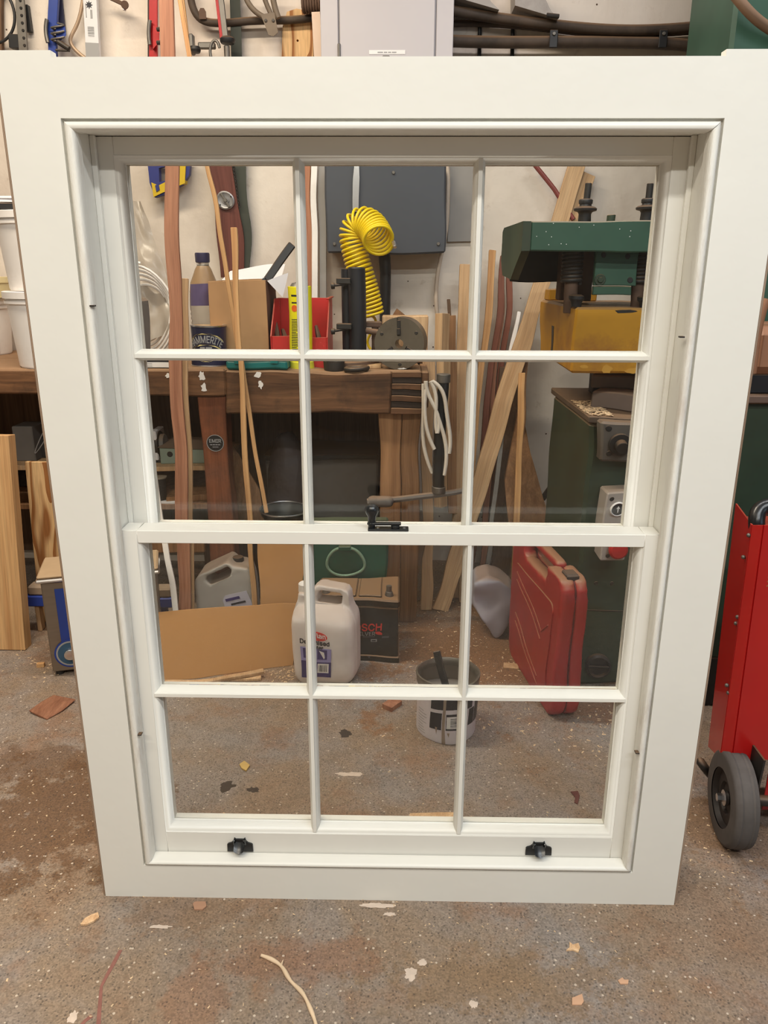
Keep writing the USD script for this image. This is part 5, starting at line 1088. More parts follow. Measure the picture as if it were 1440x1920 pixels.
# ---------------------------------------------------------------- under the bench
def ub(name, label, cat_, px0, px1, py0, py1, y0, dep, mt, zb=None, c=.003):
    z0 = zb if zb is not None else Z((px0 + px1) / 2, py1, y0)
    return solo(name, label, cat_, box(X(px0, py1, y0), X(px1, py1, y0), y0, y0 + dep, z0, Z((px0 + px1) / 2, py0, y0), c), mt)
yg = 2.64
t = Thing('metal_box', 'pale green metal box with a round hole on the shelf under the bench', 'box', P(340, 866, yg) * [1, 1, 0] + [0, 0, zs])
xa, xb = X(299, 860, yg), X(398, 860, yg); zz1 = Z(340, 840, yg); zz2 = Z(340, 822, yg + .1)
t.part('body', box(xa, xb, yg, yg + .16, zs, zz1, .003), GREYGRN)
t.part('lid', hull([(xa - .004, yg - .004, zz1 + .0004), (xb, yg - .004, zz1 + .0004), (xa - .004, yg + .16, zz1 + .0004), (xb, yg + .16, zz1 + .0004), (xa + .03, yg + .07, zz2), (xb, yg + .07, zz2), (xa + .03, yg + .15, zz2), (xb, yg + .15, zz2)]), surf('dusty_grey', s(120, 116, 112)))
c_ = P(316, 851, yg); t.part('hole', cyl(c_ + [0, -.001, 0], c_ + [0, .002, 0], .010, 18), BLACKPL)
c_ = P(355, 850, yg); t.part('tag', box(c_[0] - .010, c_[0] + .006, yg - .001, yg - .0001, c_[2] - .008, c_[2] + .008, .0002), INKW)
yg = 2.70
t = Thing('old_motor', 'dark dusty electric motor on the shelf under the bench left end', 'motor', P(285, 860, yg) * [1, 1, 0] + [0, 0, zs])
zc_ = zs + .055; t.part('body', cyl((X(262, 840, yg), yg, zc_), (X(302, 840, yg), yg, zc_), .045, 20), DARKSTEEL)
t.part('end_cap', cyl((X(302, 840, yg) + .001, yg, zc_), (X(310, 840, yg), yg, zc_), .034, 20), surf('dusty_grey', s(120, 116, 112)))
t.part('foot', box(X(258, 840, yg), X(306, 840, yg), yg - .04, yg + .04, zs, zs + .012, .002), DARKSTEEL)
ub('book', 'pale leaning book on the shelf beside the old motor', 'book', 286, 297, 812, 866, 2.66, .10, PAPER, zb=zs)
yg = 2.62
t = Thing('glue_pot', 'small dark pot with a pale lid on the low shelf under the bench', 'pot', P(302, 932, yg) * [1, 1, 0] + [0, 0, zs2])
xk_ = X(301, 930, yg); hk = Z(301, 893, yg) - zs2
t.part('body', mv(lathe([(0, 0), (.020, 0), (.022, .003), (.022, hk - .008), (0, hk - .008)], 22), (xk_, yg, zs2)), DARKSTEEL)
t.part('lid', mv(lathe([(.025, hk - .0078), (.026, hk - .002), (.02, hk), (0, hk)], 22), (xk_, yg, zs2)), surf('pale_lid', s(160, 150, 132), rough=.6))
solo('white_ruler', 'short white strip lying on the low shelf in front of the pot', 'strip', mv(cbox(.13, .02, .008, .001), (X(308, 930, 2.60), 2.60, zs2), rotz(-.12)), PAPER)
solo('brown_offcut', 'brown board offcut lying on the low shelf near the bench leg', 'offcut', mv(cbox(.18, .1, .022, .002), (X(362, 925, 2.66), 2.66, zs2), rotz(.22)), BROWN)
ub('bottom_beam', 'pale low rail lying on the floor under the bench left end', 'rail', 235, 384, 1005, 1035, 2.58, .05, BROWN, c=.004)
ub('floor_crate', 'dark crate on the floor under the bench behind the jerrycan', 'crate', 386, 476, 1000, 1090, 2.72, .2, DARKWOOD, zb=0)
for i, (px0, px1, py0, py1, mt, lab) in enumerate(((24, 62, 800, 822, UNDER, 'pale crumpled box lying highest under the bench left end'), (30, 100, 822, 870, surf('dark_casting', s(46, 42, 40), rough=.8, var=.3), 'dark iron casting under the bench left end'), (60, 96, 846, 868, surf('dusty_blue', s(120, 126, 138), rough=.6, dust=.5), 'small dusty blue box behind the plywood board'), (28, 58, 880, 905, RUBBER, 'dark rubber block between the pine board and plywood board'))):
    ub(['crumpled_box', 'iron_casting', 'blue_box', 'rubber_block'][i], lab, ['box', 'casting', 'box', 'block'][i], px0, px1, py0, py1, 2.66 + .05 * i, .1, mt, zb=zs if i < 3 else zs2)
solo('cable_tangle', 'thin grey wire hanging loosely under the bench left end', 'wire', tube(spline([P(84, 808, 2.62), P(72, 830, 2.62), P(66, 850, 2.62), P(76, 838, 2.62), P(88, 815, 2.62)], 30), .002, 6), GREYB, smooth=60)
# boards leaning behind the left leg and the grey panel in the middle
solo('leaning_board', 'brown hardboard sheet slanting behind the bench leg with the badge', 'board', hull([p + d_ for p in (P(418, 1010, 2.62), P(498, 1010, 2.62), P(486, 920, 2.66), P(420, 800, 2.74), P(418, 800, 2.74)) for d_ in ([0, 0, 0], [0, .008, .001])]), BROWN)
t = Thing('grey_cabinet', 'dark grey metal cabinet standing on the floor under the middle of the bench', 'cabinet', (X(640, 900, 2.80), 2.9, 0))
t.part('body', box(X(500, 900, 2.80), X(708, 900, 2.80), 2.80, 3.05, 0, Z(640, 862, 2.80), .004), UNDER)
t.part('top_edge', box(X(498, 900, 2.80), X(710, 900, 2.80), 2.792, 3.05, Z(640, 862, 2.80) + .0005, Z(640, 858, 2.80) + .012, .003), DARKSTEEL)
t = Thing('vacuum_bag', 'dark crumpled sack standing under the bench right of the leaning board', 'sack', (X(545, 900, 2.70), 2.7, 0))
pts = []
for i in range(260):
    d_ = unit(nrg.normal(size=3)); pts.append(np.array([X(538, 900, 2.70), 2.72, .33]) + d_ * [.085, .07, .33] * (.85 + .2 * meshkit.noise(d_ * 3 + 5)))
pts = np.array(pts); pts[:, 2] = np.maximum(pts[:, 2], 0)
t.part('sack', hull(pts), surf('dark_sack', s(58, 50, 50), rough=.6, var=.25, scale=6, bump=.01, bscale=12))
t = Thing('wire_basket', 'dark metal basket with a shiny rim on a pale box under the bench', 'basket', P(535, 1000, 2.52))
xk_, zk_ = X(535, 985, 2.56), Z(535, 985, 2.52); hz_ = zk_
solo('carton', 'pale cardboard carton on the floor carrying the dark basket', 'carton', box(X(485, 1000, 2.46), X(568, 1000, 2.46), 2.47, 2.66, 0, zk_, .003), CARDL)
t.part('bowl', mv(lathe([(0, .0005), (.06, .001), (.085, .03), (.088, .045), (.084, .045), (.058, .006), (0, .006)], 32), (xk_, 2.56, zk_)), BLACKMETAL)
t.part('rim', mv(tube([(.088 * math.cos(a), .088 * math.sin(a), .046) for a in np.linspace(0, 2 * math.pi, 36)], .003, 6), (xk_, 2.56, zk_)), STEEL, smooth=60)
# green toolbox
yg = 2.41; t = Thing('tool_box', 'dark green metal toolbox with a pale wire handle behind the car battery', 'toolbox', (X(650, 1060, yg), yg + .08, 0))
t.part('body', box(X(570, 1060, yg), X(726, 1060, yg), yg, yg + .082, 0, Z(650, 1010, yg), .006), TOOLG)
t.part('lid', box(X(568, 1060, yg), X(728, 1060, yg), yg - .004, yg + .086, Z(650, 1010, yg) + .0004, Z(650, 985, yg), .006), TOOLG)
hp = [P(a, b_, yg - .014) for a, b_ in ((640, 1028), (626, 1032), (614, 1060), (620, 1068), (672, 1070), (682, 1062), (666, 1032), (655, 1028), (640, 1028))]
t.part('handle', tube(spline(hp, 50), .005, 8), surf('pale_wire', s(120, 150, 128), rough=.5), smooth=60)
c_ = P(646, 1026, yg); t.part('handle_mount', box(c_[0] - .02, c_[0] + .02, yg - .02, yg - .0005, c_[2] - .006, c_[2] + .008, .002), TOOLG)
# clear jerrycan behind the cardboard
def molded(poly, holes, y0, y1, step=.009, it=14):
    return soft(side_prism(Polygon(poly, holes).buffer(0), y0, y1), step, it)
yj = 2.37
t = Thing('jerrycan', 'cloudy plastic jerrycan with dark screw cap standing behind the cardboard sheet', 'jerrycan', (X(420, 1140, yj), yj + .07, 0))
pl = poly_px([(366, 1120), (364, 1088), (372, 1075), (425, 1052), (436, 1060), (466, 1066), (472, 1085), (474, 1120)], yj); x0_, x1_ = pl[0][0], pl[-1][0]
pl = [(x0_, .0)] + pl + [(x1_, .0)]
hl = poly_px([(386, 1086), (390, 1076), (426, 1061), (434, 1067), (432, 1080), (394, 1096)], yj)
t.part('body', molded(pl, [hl], yj, yj + .108), JUGC, smooth=True)
cq = P(446, 1058, yj + .06); zq = Z(446, 1064, yj)
t.part('cap', mv(lathe([(0, 0), (.020, 0), (.0205, .016), (.019, .02), (0, .02)], 22), (cq[0], yj + .06, zq - .002)), BLACKPL)
for i in range(14):
    a = 2 * math.pi * i / 14
    if i % 2: t.part('cap_rib', mv(box(-.0015, .0015, .0198, .0215, .001, .015, .0003), (cq[0], yj + .06, zq - .002), rotz(a)), BLACKPL)
lbq = [P(420, 1132, yj - .002), P(470, 1106, yj - .002)]
t.part('label', mv(prism([(-.045, -.04), (.045, -.04), (.045, .035), (-.03, .035), (-.045, .02)], .001), (lbq[0] + lbq[1]) / 2 + [0, -.006, -.02], FACE @ rotz(.30)), surf('label_grey', s(196, 194, 210), rough=.5, var=.05))
t.part('print_line', mv(rect(-.035, .015, 0, .010, .0006), (lbq[0] + lbq[1]) / 2 + [-.003, -.0075, -.008], FACE @ rotz(.30)), INKP)
t.part('print_line', mv(rect(-.02, .03, 0, .007, .0006), (lbq[0] + lbq[1]) / 2 + [.0, -.0075, -.026], FACE @ rotz(.30)), INKD)
# cardboard: a wide low sheet and a tall upright piece
cA, cB = F(300, 1276), F(548, 1248); tA, tB = P(286, 1150, cA[1] + .10), P(556, 1131, cB[1] + .10)
solo('cardboard_sheet', 'wide brown cardboard sheet leaning low in front of the jerrycan', 'cardboard', hull([p + d_ for p in (cA * [1, 1, 0] + [0, 0, .001], cB * [1, 1, 0] + [0, 0, .001], P(565, 1131, cB[1] + .10), tA) for d_ in ([0, 0, 0], [0, .005, 0])]), CARD)
solo('cardboard_sheet', 'tall upright piece of brown cardboard standing behind the white jug', 'cardboard', hull([p + d_ for p in (P(490, 1240, 2.24) * [1, 1, 0] + [0, 0, .001], P(572, 1240, 2.24) * [1, 1, 0] + [0, 0, .001], P(572, 1000, 2.36), P(484, 1000, 2.36)) for d_ in ([0, 0, 0], [0, .005, 0])]), CARD)
for i, (a, b_, w_) in enumerate(((300, 1279, .40), (400, 1280, .14))):
    p0 = F(a, b_ + 2); p1 = F(a + (190 if i == 0 else 95), b_ - (8 if i == 0 else 14))
    solo('pine_sliver', ['long pale timber sliver lying along the foot of the cardboard', 'second timber sliver lying across the long one by the cardboard'][i], 'offcut', mv(cbox(float(np.linalg.norm(p1 - p0)), .016, .010, .002), (p0 + p1) / 2 + [0, 0, .0005 + i * .0108], rotz(math.atan2(p1[1] - p0[1], p1[0] - p0[0]))), OAK)
# car battery
Q0, Q1 = F(592, 1243), F(748, 1243); yb_ = 2.215; zt_ = Z(700, 1131, yb_)
t = Thing('car_battery', 'dusty black car battery with red and white lettering behind the white jug', 'battery', ((Q0[0] + Q1[0]) / 2, yb_ + .09, 0))
xa, xb = X(594, 1200, yb_), X(747, 1200, yb_)
body = t.part('case', cat(box(xa, xb, yb_, yb_ + .18, .012, zt_ - .012, .004), box(xa - .004, xb + .004, yb_ - .004, yb_ + .184, 0, .022, .003)), BATT)
t.part('lid', box(xa - .003, xb + .003, yb_ - .003, yb_ + .183, zt_ - .0115, zt_ + .014, .005), BATT)
t.part('raised_lid', box(xa + .004, xa + .125, yb_ + .012, yb_ + .165, zt_ + .0143, zt_ + .022, .003), BATT); t.part('raised_lid', box(xa + .133, xb - .05, yb_ + .012, yb_ + .165, zt_ + .0143, zt_ + .021, .003), BATT)
for x in (xb - .028, xa + .03): t.part('terminal', mv(lathe([(0, 0), (.013, 0), (.010, .012), (.008, .013), (.008, .03), (0, .03)], 18), (x, yb_ + .035, zt_ + (.0143 if x > xb - .1 else .0225))), DULLSTEEL)
wB = X(716, 1168, yb_); tb = text('BOSCH', (Z(700, 1158, yb_) - Z(700, 1178, yb_)) * .62, .0008, True); kx = arr(tb)[0][:, 0].max()
t.part('lettering', mv(tb, (wB - kx, yb_ - .0002, Z(700, 1179, yb_)), FACE), INKR)
tb = text('SILVER', Z(700, 1182, yb_) - Z(700, 1189, yb_), .0008); kx = arr(tb)[0][:, 0].max()
t.part('lettering', mv(tb, (X(704, 1186, yb_) - kx, yb_ - .0002, Z(700, 1188, yb_)), FACE), INKG)
c_ = P(711, 1184, yb_); t.part('red_mark', mv(prism([(-.011, .006), (.004, .004), (.011, -.001), (.011, -.007), (-.004, -.005), (-.011, 0)], .0008), c_ + [0, -.0002, 0], FACE), INKR)
t.part('print_line', mv(rect(-.02, .02, 0, .003, .0006), P(692, 1190, yb_) + [0, -.0002, -.002], FACE), surf('faint_ink', s(80, 80, 84), rough=.5))
c_ = P(702, 1198, yb_); t.part('sticker', box(c_[0] - .010, c_[0] + .011, yb_ - .001, yb_ - .0001, c_[2] - .005, c_[2] + .005, .0002), INKG)
t.part('print_line', mv(rect(-.007, .007, 0, .004, .0006), c_ + [0, -.001, -.002], FACE), INKD)
t.part('print_line', mv(rect(-.011, .011, 0, .006, .0006), P(724, 1194, yb_) + [0, -.0002, 0], FACE), surf('faint_ink', s(80, 80, 84)))
c_ = P(692, 1232, yb_ - .004); t.part('pointer_mark', mv(prism([(-.006, .004), (.006, .004), (0, -.005)], .0008), c_ + [0, -.0002, 0], FACE), surf('faint_ink', s(80, 80, 84)))
# white jug
Jb = F(611, 1285); yj = Jb[1] - .0; aj = -.16; RJ = rotz(aj)
J = Thing('plastic_jug', 'white plastic jug with handle and a purple and red water label on the floor', 'jug', (Jb[0], yj + .06, 0), RJ)
kj = (X(678, 1240, yj) - X(545, 1240, yj)) / .205      # width scale
hj = .305 * kj; wj = .094 * kj; dj = .066
zs_ = hj * .70
body = [(-wj * .80, 0), (wj * .82, 0), (wj * 1.0, hj * .09), (wj * 1.02, hj * .62), (wj * .98, hj * .68), (wj * .82, hj * .79), (wj * .76, hj * .93), (wj * .64, hj * .965), (-.16 * wj, hj * 1.0), (-.36 * wj, hj * .94), (-.40 * wj, hj * .82), (-.45 * wj, hj * .84), (-.46 * wj, hj * .90), (-.72 * wj, hj * .90), (-.78 * wj, hj * .82), (-wj * 1.0, hj * .66), (-wj * 1.0, hj * .08)]
hole = [(-.17 * wj, hj * .83), (.58 * wj, hj * .80), (.58 * wj, hj * .89), (.50 * wj, hj * .915), (-.10 * wj, hj * .945), (-.18 * wj, hj * .91)]
low = soft(cbox(2 * wj * .985, 2 * dj * 1.12, hj * .70, .012), .010, 16)
top = side_prism(Polygon(body, [hole]).buffer(0), -dj * .42, dj * .42)
M1 = m3.Manifold(m3.Mesh(np.asarray(arr(top)[0], np.float32), np.asarray(arr(top)[1], np.uint32)))
V_ = []
for zz, fx_, fy_ in ((0, .80, .86), (hj * .05, .93, 1.0), (hj * .10, .985, 1.06), (hj * .60, 1.0, 1.08), (hj * .67, .97, 1.02), (hj * .74, .86, .74), (hj * .80, .72, .45)):
    for a in np.linspace(0, 2 * math.pi, 44, endpoint=False):
        c1, s1 = math.cos(a), math.sin(a); V_.append((wj * fx_ * np.sign(c1) * abs(c1) ** .38, dj * fy_ * np.sign(s1) * abs(s1) ** .38, zz))
M1 = (M1 + m3.Manifold.hull_points(np.array(V_))).refine_to_length(.008)
tj = trimesh.Trimesh(*arr(M1), process=True); trimesh.smoothing.filter_taubin(tj, lamb=.6, nu=.55, iterations=14)
vj = np.array(tj.vertices); vj[:, 2] -= vj[:, 2].min(); vj += np.stack([np.zeros(len(vj)), (meshkit.noise(vj * 22, 4) - .5) * .004, np.zeros(len(vj))], 1)
J.part('body', (vj, np.array(tj.faces)), JUGW, local=True, smooth=True)
J.part('cap', mv(lathe([(0, 0), (.018 * kj, 0), (.018 * kj, .024), (.016 * kj, .026), (0, .026)], 24), (-.59 * wj, 0, hj * .885)), WHITEPL, local=True)
ff = lambda u_, z_: (u_ * wj, -dj * 1.095, z_ * hj)
def flat(m, u_, z_): return mv(m, ff(u_, z_), FACE)
J.part('label_panel', flat(cat(rect(-.64 * wj, .30 * wj, .0, .31 * hj, .0012), ), 0, .10), surf('label_lilac', s(150, 144, 196), rough=.5, var=.04), local=True)
J.part('purple_panel', flat(rect(-.64 * wj, .30 * wj, 0, .17 * hj, .0016), 0, .10), INKP, local=True)
J.part('purple_panel', flat(rect(-.16 * wj, .16 * wj, .20 * hj, .30 * hj, .0017), 0, .10), INKP, local=True)
J.part('purple_panel', flat(rect(-.56 * wj, -.26 * wj, .20 * hj, .30 * hj, .0017), 0, .10), INKP, local=True)
J.part('iron_mark', flat(mv(prism([(-.11 * wj, .042 * hj), (.06 * wj, .025 * hj), (.09 * wj, -.03 * hj), (.06 * wj, -.045 * hj)], .002), (0, .25 * hj, 0)), 0, .10), INKW, local=True)
J.part('barcode_panel', flat(rect(-.14 * wj, .23 * wj, .05 * hj, .155 * hj, .002), 0, .10), INKW, local=True)
for i in range(13):
    J.part('barcode_line', flat(rect(-.11 * wj + i * .0235 * wj, -.11 * wj + (i * .0235 + rng.choice([.006, .010, .016])) * wj, .065 * hj, .14 * hj, .0023), 0, .10), INKD, local=True)
J.part('red_oval', flat(mv(lathe([(0, 0), (1, 0), (1, .0014), (0, .0014)], 36), (-.12 * wj, .49 * hj, 0), np.diag([.30 * wj, .044 * hj, 1])), 0, .04), INKR, local=True)
J.part('lettering', flat(mv(text('Plan', .045 * hj, .002, True), (-.06 * wj, .475 * hj, 0)), 0, .04), INKW, local=True)
J.part('lettering', flat(mv(text('Deionised', .043 * hj, .0014, True), (-.20 * wj, .405 * hj, 0)), 0, .04), INKD, local=True)
J.part('lettering', flat(mv(text('Water', .036 * hj, .0014, True), (-.20 * wj, .35 * hj + .01 * hj, 0)), 0, .04), INKD, local=True)
# open paint tin with a flat stirrer
Cb = F(840, 1394); rc = (X(897, 1340, Cb[1] + .07) - X(785, 1340, Cb[1] + .07)) / 2
c = np.array([Cb[0], Cb[1] + rc, 0]); hc = Z(840, 1258, c[1])
t = Thing('open_paint_tin', 'open white and black paint tin with paint runs and a stirring stick', 'paint tin', c)
t.part('body', mv(lathe([(rc * .955, .012), (rc * .955, .004), (0, .004), (0, 0), (rc * .98, 0), (rc, .004), (rc, hc - .03)], 48)[0:2], c), surf('white_tin', s(214, 208, 214), rough=.4, var=.04, dirt=.2, dirtcol=s(170, 150, 130)))
t.part('collar', mv(lathe([(rc, hc - .03), (rc * 1.012, hc - .026), (rc * 1.012, hc - .012), (rc * 1.03, hc - .008), (rc * 1.03, hc), (rc * .98, hc + .001), (rc * .93, hc - .004), (rc * .90, hc - .012), (rc * .90, hc - .02)], 48), c), surf('tin_metal', s(126, 120, 110), rough=.4, metal=.6, var=.12, dirt=.5, dirtcol=s(84, 76, 66)))
t.part('inside', mv(lathe([(rc * .95, hc - .021), (rc * .955, .012)][::-1], 48), c), surf('grey_paint_film', s(130, 120, 108), rough=.5, var=.1))
t.part('paint', mv(lathe([(rc * .953, hc * .62), (0, hc * .62)], 40), c), surf('grey_paint', s(120, 114, 108), rough=.35, var=.06))
def ontin(m, phi): return mv(wrap(m, rc + .0002, 0, phi), c)
t.part('black_panel', ontin(rect(-rc * .62, rc * .85, hc * .58, hc * .80, .0006, 20), 0), INKD)
t.part('black_panel', ontin(rect(-rc * .62, -rc * .22, hc * .24, hc * .52, .0006, 8), 0), INKD); t.part('black_panel', ontin(rect(-rc * .08, rc * .48, hc * .24, hc * .50, .0006, 10), 0), INKD)
t.part('black_panel', ontin(rect(rc * .72, rc * .98, hc * .26, hc * .56, .0006, 6), 0), INKD); t.part('black_panel', ontin(rect(rc * 1.02, rc * 1.5, hc * .26, hc * .8, .0006, 8), 0), surf('dark_grey_ink', s(70, 68, 68), rough=.5))
t.part('barcode_panel', ontin(rect(-rc * .06, rc * .44, hc * .27, hc * .46, .0009, 10), 0), INKW)
for i in range(9): t.part('barcode_line', ontin(rect(rc * .06, rc * .30, hc * (.29 + .017 * i), hc * (.29 + .017 * i) + rng.choice([.0008, .0014]), .0012, 6), 0), INKD)
for i in range(9): t.part('print_line', ontin(rect(-rc * 1.2, -rc * rng.uniform(.75, .95), hc * (.08 + .05 * i), hc * (.08 + .05 * i) + .0012, .0004, 6), 0), INKG)
t.part('paint_run', ontin(prism([(-rc * .20, hc * .86), (-rc * .10, hc * .86), (-rc * .11, hc * .3), (-rc * .09, hc * .01), (-rc * .21, hc * .01), (-rc * .19, hc * .3)], .0014), 0), surf('tan_paint_run', s(150, 132, 116), rough=.4))
for (a0_, z0_, z1_) in ((-.38, .16, .28), (.0, .13, .2)): t.part('paint_run', ontin(prism([(rc * a0_ - .003, hc * z1_), (rc * a0_ + .003, hc * z1_), (rc * a0_ + .001, hc * z0_)], .0014), 0), surf('tan_paint_run', s(150, 132, 116)))
p0 = np.array([c[0] + .018, c[1] - rc * .55, .05]); p1 = P(819, 1219, c[1] + rc * .25)
R_ = frame(p0, p1, (-.25, -1, .1)); solo('stirring_stick', 'black paint covered stirring stick standing in the open tin', 'stirring stick', mv(cbox(.019, .009, float(np.linalg.norm(p1 - p0)), .002), p0, R_), BLACKPL)
# plastic bag
base = F(935, 1192); pts = []
def crumple(poly, y0, dep, seed):
    t_ = trimesh.Trimesh(*arr(m3.Manifold(m3.Mesh(np.asarray(arr(side_prism(poly, y0, y0 + dep))[0], np.float32), np.asarray(arr(side_prism(poly, y0, y0 + dep))[1], np.uint32))).refine_to_length(.014)), process=True)
    trimesh.smoothing.filter_taubin(t_, lamb=.6, nu=.55, iterations=6); v_ = np.array(t_.vertices)
    v_ += (np.stack([meshkit.noise(v_ * 14, seed + k) for k in range(3)], 1) - .5) * [.02, .06, .02]
    return v_, np.array(t_.faces)
ybg = base[1] - .01
bp = poly_px([(888, 1140), (890, 1088), (912, 1081), (940, 1092), (964, 1112), (966, 1150), (938, 1192), (926, 1196)], ybg); zmn = min(z for _, z in bp); bp = [(x, z - zmn + .012) for x, z in bp]
cv, cf = crumple(bp, ybg, .10, 40); cv[:, 2] -= cv[:, 2].min()
solo('plastic_bag', 'crumpled pale grey plastic bag on the floor left of the red case', 'bag', (cv, cf), BAG, smooth=40)
# red tool case, its narrow side towards us
KA, KB = F(1034, 1354), F(1098, 1348); th = .078
zc = P(1068, 1084, 1.90)[2]; BL = P(966, 1160, 2.24); dirv = unit(np.array([BL[0] - KA[0], 2.24 - KA[1], 0])); nx_ = np.array([-dirv[1], dirv[0], 0]); nx_ = nx_ if nx_[0] > 0 else -nx_
RK_ = np.array([nx_, dirv, [0, 0, 1]]).T
KC = Thing('tool_case', 'red moulded plastic tool case with dusty handle standing on its side by the machine', 'tool case', KA * [1, 1, 0], RK_)
Lk, Hk = .44, zc
def rr(x0, x1, z0, z1, r): return Polygon([(x0, z0), (x1, z0), (x1, z1), (x0, z1)]).buffer(-r).buffer(r, quad_segs=5)
sil = rr(0, Lk, 0, Hk, .045).difference(rr(.13, .31, Hk - .045, Hk + .06, .02))
for x0, x1, nm in ((0, th * .52, 'shell'), (th * .535, th, 'shell')):
    m_ = soft(end_prism(sil, x0, x1), .014, 5)
    KC.part('shell', m_, CASER, local=True, smooth=40)
KC.part('seam', end_prism(sil.buffer(-.004), th * .50, th * .55), surf('dark_red', s(92, 22, 24), rough=.6), local=True)
KC.part('handle', mv(soft(cat(box(th * .30, th * .72, .115, .325, Hk - .012, Hk + .012, .006)), .012, 3)), CASER, local=True)
KC.part('latch', cat(box(th * .28, th * .74, .035, .075, Hk - .002, Hk + .008, .003), box(th * .28, th * .74, .028, .036, Hk - .022, Hk + .006, .002)), surf('latch_grey', s(60, 56, 56), rough=.5, dust=.3), local=True)
KC.part('latch', cat(box(th * .28, th * .74, .36, .40, Hk - .002, Hk + .008, .003)), surf('latch_grey', s(60, 56, 56)), local=True)
for a, b_ in (((.36, Hk * .72), (.12, Hk * .52)), ((.36, Hk * .66), (.12, Hk * .46)), ((.36, Hk * .34), (.12, Hk * .12)), ((.36, Hk * .40), (.12, Hk * .18)), ((.12, Hk * .52), (.07, Hk * .62))):
    KC.part('moulded_rib', tube([(-.0045, a[0], a[1]), (-.0045, b_[0], b_[1])], .0022, 6), CASER, local=True)
KC.part('side_panel', end_prism(rr(.05, Lk - .05, .05, Hk - .09, .03), -.004, .002), CASER, local=True)

# ---------------------------------------------------------------- red trolley at the right
yt_ = 1.50
Bt = F(1349, 1428)          # where its back left foot would stand
a0 = np.array([X(1352, 1425, 1.62), 1.62]); f0 = np.array([X(1405, 1440, 1.46), 1.46])
ztp = Z(1382, 950, 1.60); zbt = .11
TR = Thing('red_trolley', 'red steel workshop trolley with black tube handle and rubber wheel at the right edge', 'trolley', (f0[0] + .2, 1.6, 0))
pA0, pA1 = P(1330, 1400, 1.62), P(1382, 944, 1.62)           # far edge of the flank
pB0, pB1 = P(1352, 1422, 1.47), P(1412, 984, 1.47)           # fold between flank and corner strip
pC0, pC1 = P(1372, 1424, 1.45), P(1432, 984, 1.45)           # fold between corner strip and front
zb0 = min(pA0[2], pB0[2])
def wall4(p, q, r_, s_, th_):
    pts = np.array([p, q, r_, s_]); n_ = unit(np.cross(pts[1] - pts[0], pts[3] - pts[0])) * th_
    return hull(np.vstack([pts, pts + n_]))
TR.part('flank', wall4(pA0, pB0, pB1, pA1, .003), TROLR)
TR.part('corner_strip', wall4(pB0, pC0, pC1, pB1, .003), TROLR)
pD0, pD1 = pC0 + [.42, .02, -.13], pC1 + [.42, .02, 0]
TR.part('front', wall4(pC0, pC0 + [.42, .02, 0], pD1, pC1, .003), TROLR)
TR.part('front_skirt', wall4(pC0 + [.085, .0042, -.13], pD0, pD0 + [0, 0, .1298], pC0 + [.085, .0042, -.0002], .003), TROLR)
TR.part('top_panel', hull([pA1 + [.002, 0, -.03], pB1 + [.002, .004, -.012], pC1 + [0, .006, -.012], pD1 + [0, .01, -.012], pD1 + [0, .16, -.03], pA1 + [.002, 0, -.034], pC1 + [0, .006, -.016], pD1 + [0, .01, -.016]]), TROLR)
TR.part('floor_panel', hull([pA0 + [.004, 0, .004], pB0 + [.004, .004, .004], pC0 + [0, .006, .004], pC0 + [.42, .02, .004], pC0 + [.42, .17, .004], pA0 + [.004, 0, .008], pC0 + [0, .006, .008]]), TROLR)
for px, py, dy in ((1404, 1003, 1.475), (1394, 1044, 1.485), (1383, 1156, 1.482), (1380, 1168, 1.484), (1366, 1298, 1.476), (1363, 1284, 1.478)):
    q = P(px, py, dy); TR.part('rivet', mv(trimesh.creation.icosphere(1, .0045), q + [-.001, -.002, 0]), DULLSTEEL, smooth=60)
for i in range(9):
    q = P(1430, 1100 - i * 8, 1.452); TR.part('louvre', mv(box(0, .09, -.004, .002, -.0018, .0018, .0005), q, roty(-.45)), surf('louvre_tan', s(150, 104, 60), rough=.5))
TR.part('handle', tube(spline([P(1421, 1000, 1.49), P(1419, 972, 1.49), P(1426, 955, 1.50), P(1450, 948, 1.50), P(1500, 946, 1.50)], 24), .016, 12), BLACKMETAL, smooth=60)
wc = np.array([X(1350, 1502, 1.43), 1.43, .103]); ax = unit([1, -.10, 0]); wr = .103; ww = .050
zr = ax; xr2 = unit(np.cross([0, 0, 1], zr)); yr2 = np.cross(zr, xr2); RW = np.array([xr2, yr2, zr]).T
wh = TR.part('wheel', mv(lathe([(wr * .62, 0), (wr * .90, 0), (wr * .97, .004), (wr, .012), (wr * .985, .016), (wr, .02), (wr, .03), (wr * .985, .034), (wr, .038), (wr * .97, ww - .003), (wr * .9, ww), (wr * .62, ww)], 56), wc, RW), surf('grey_tyre', s(88, 84, 82), rough=.85, var=.22, dirt=.5, dirtcol=s(70, 64, 60), spec=.2), label='solid grey black rubber tyre', smooth=40)
TR.part('hub', mv(lathe([(0, .016), (wr * .3, .016), (wr * .34, .010), (wr * .56, .012), (wr * .6, .004), (wr * .62, .002), (wr * .62, ww - .002), (0, ww - .01)], 40), wc, RW), surf('dark_hub', s(40, 36, 35), rough=.6, var=.2), parent=wh)
TR.part('axle_nut', mv(cat(lathe([(0, 0), (.017, 0), (.015, .008), (0, .009)], 20), lathe([(0, -.014), (.009, -.014), (.009, 0), (0, 0)], 6)), wc + zr * .006, RW), STEEL, parent=wh)
TR.part('wheel', mv(lathe([(0, .01), (wr * .6, .004), (wr * .90, 0), (wr, .012), (wr, .038), (wr * .9, ww), (wr * .6, ww - .004), (0, ww - .01)], 40), wc + zr * .47, RW), surf('grey_tyre', s(88, 84, 82)), label='far rubber tyre', smooth=40)
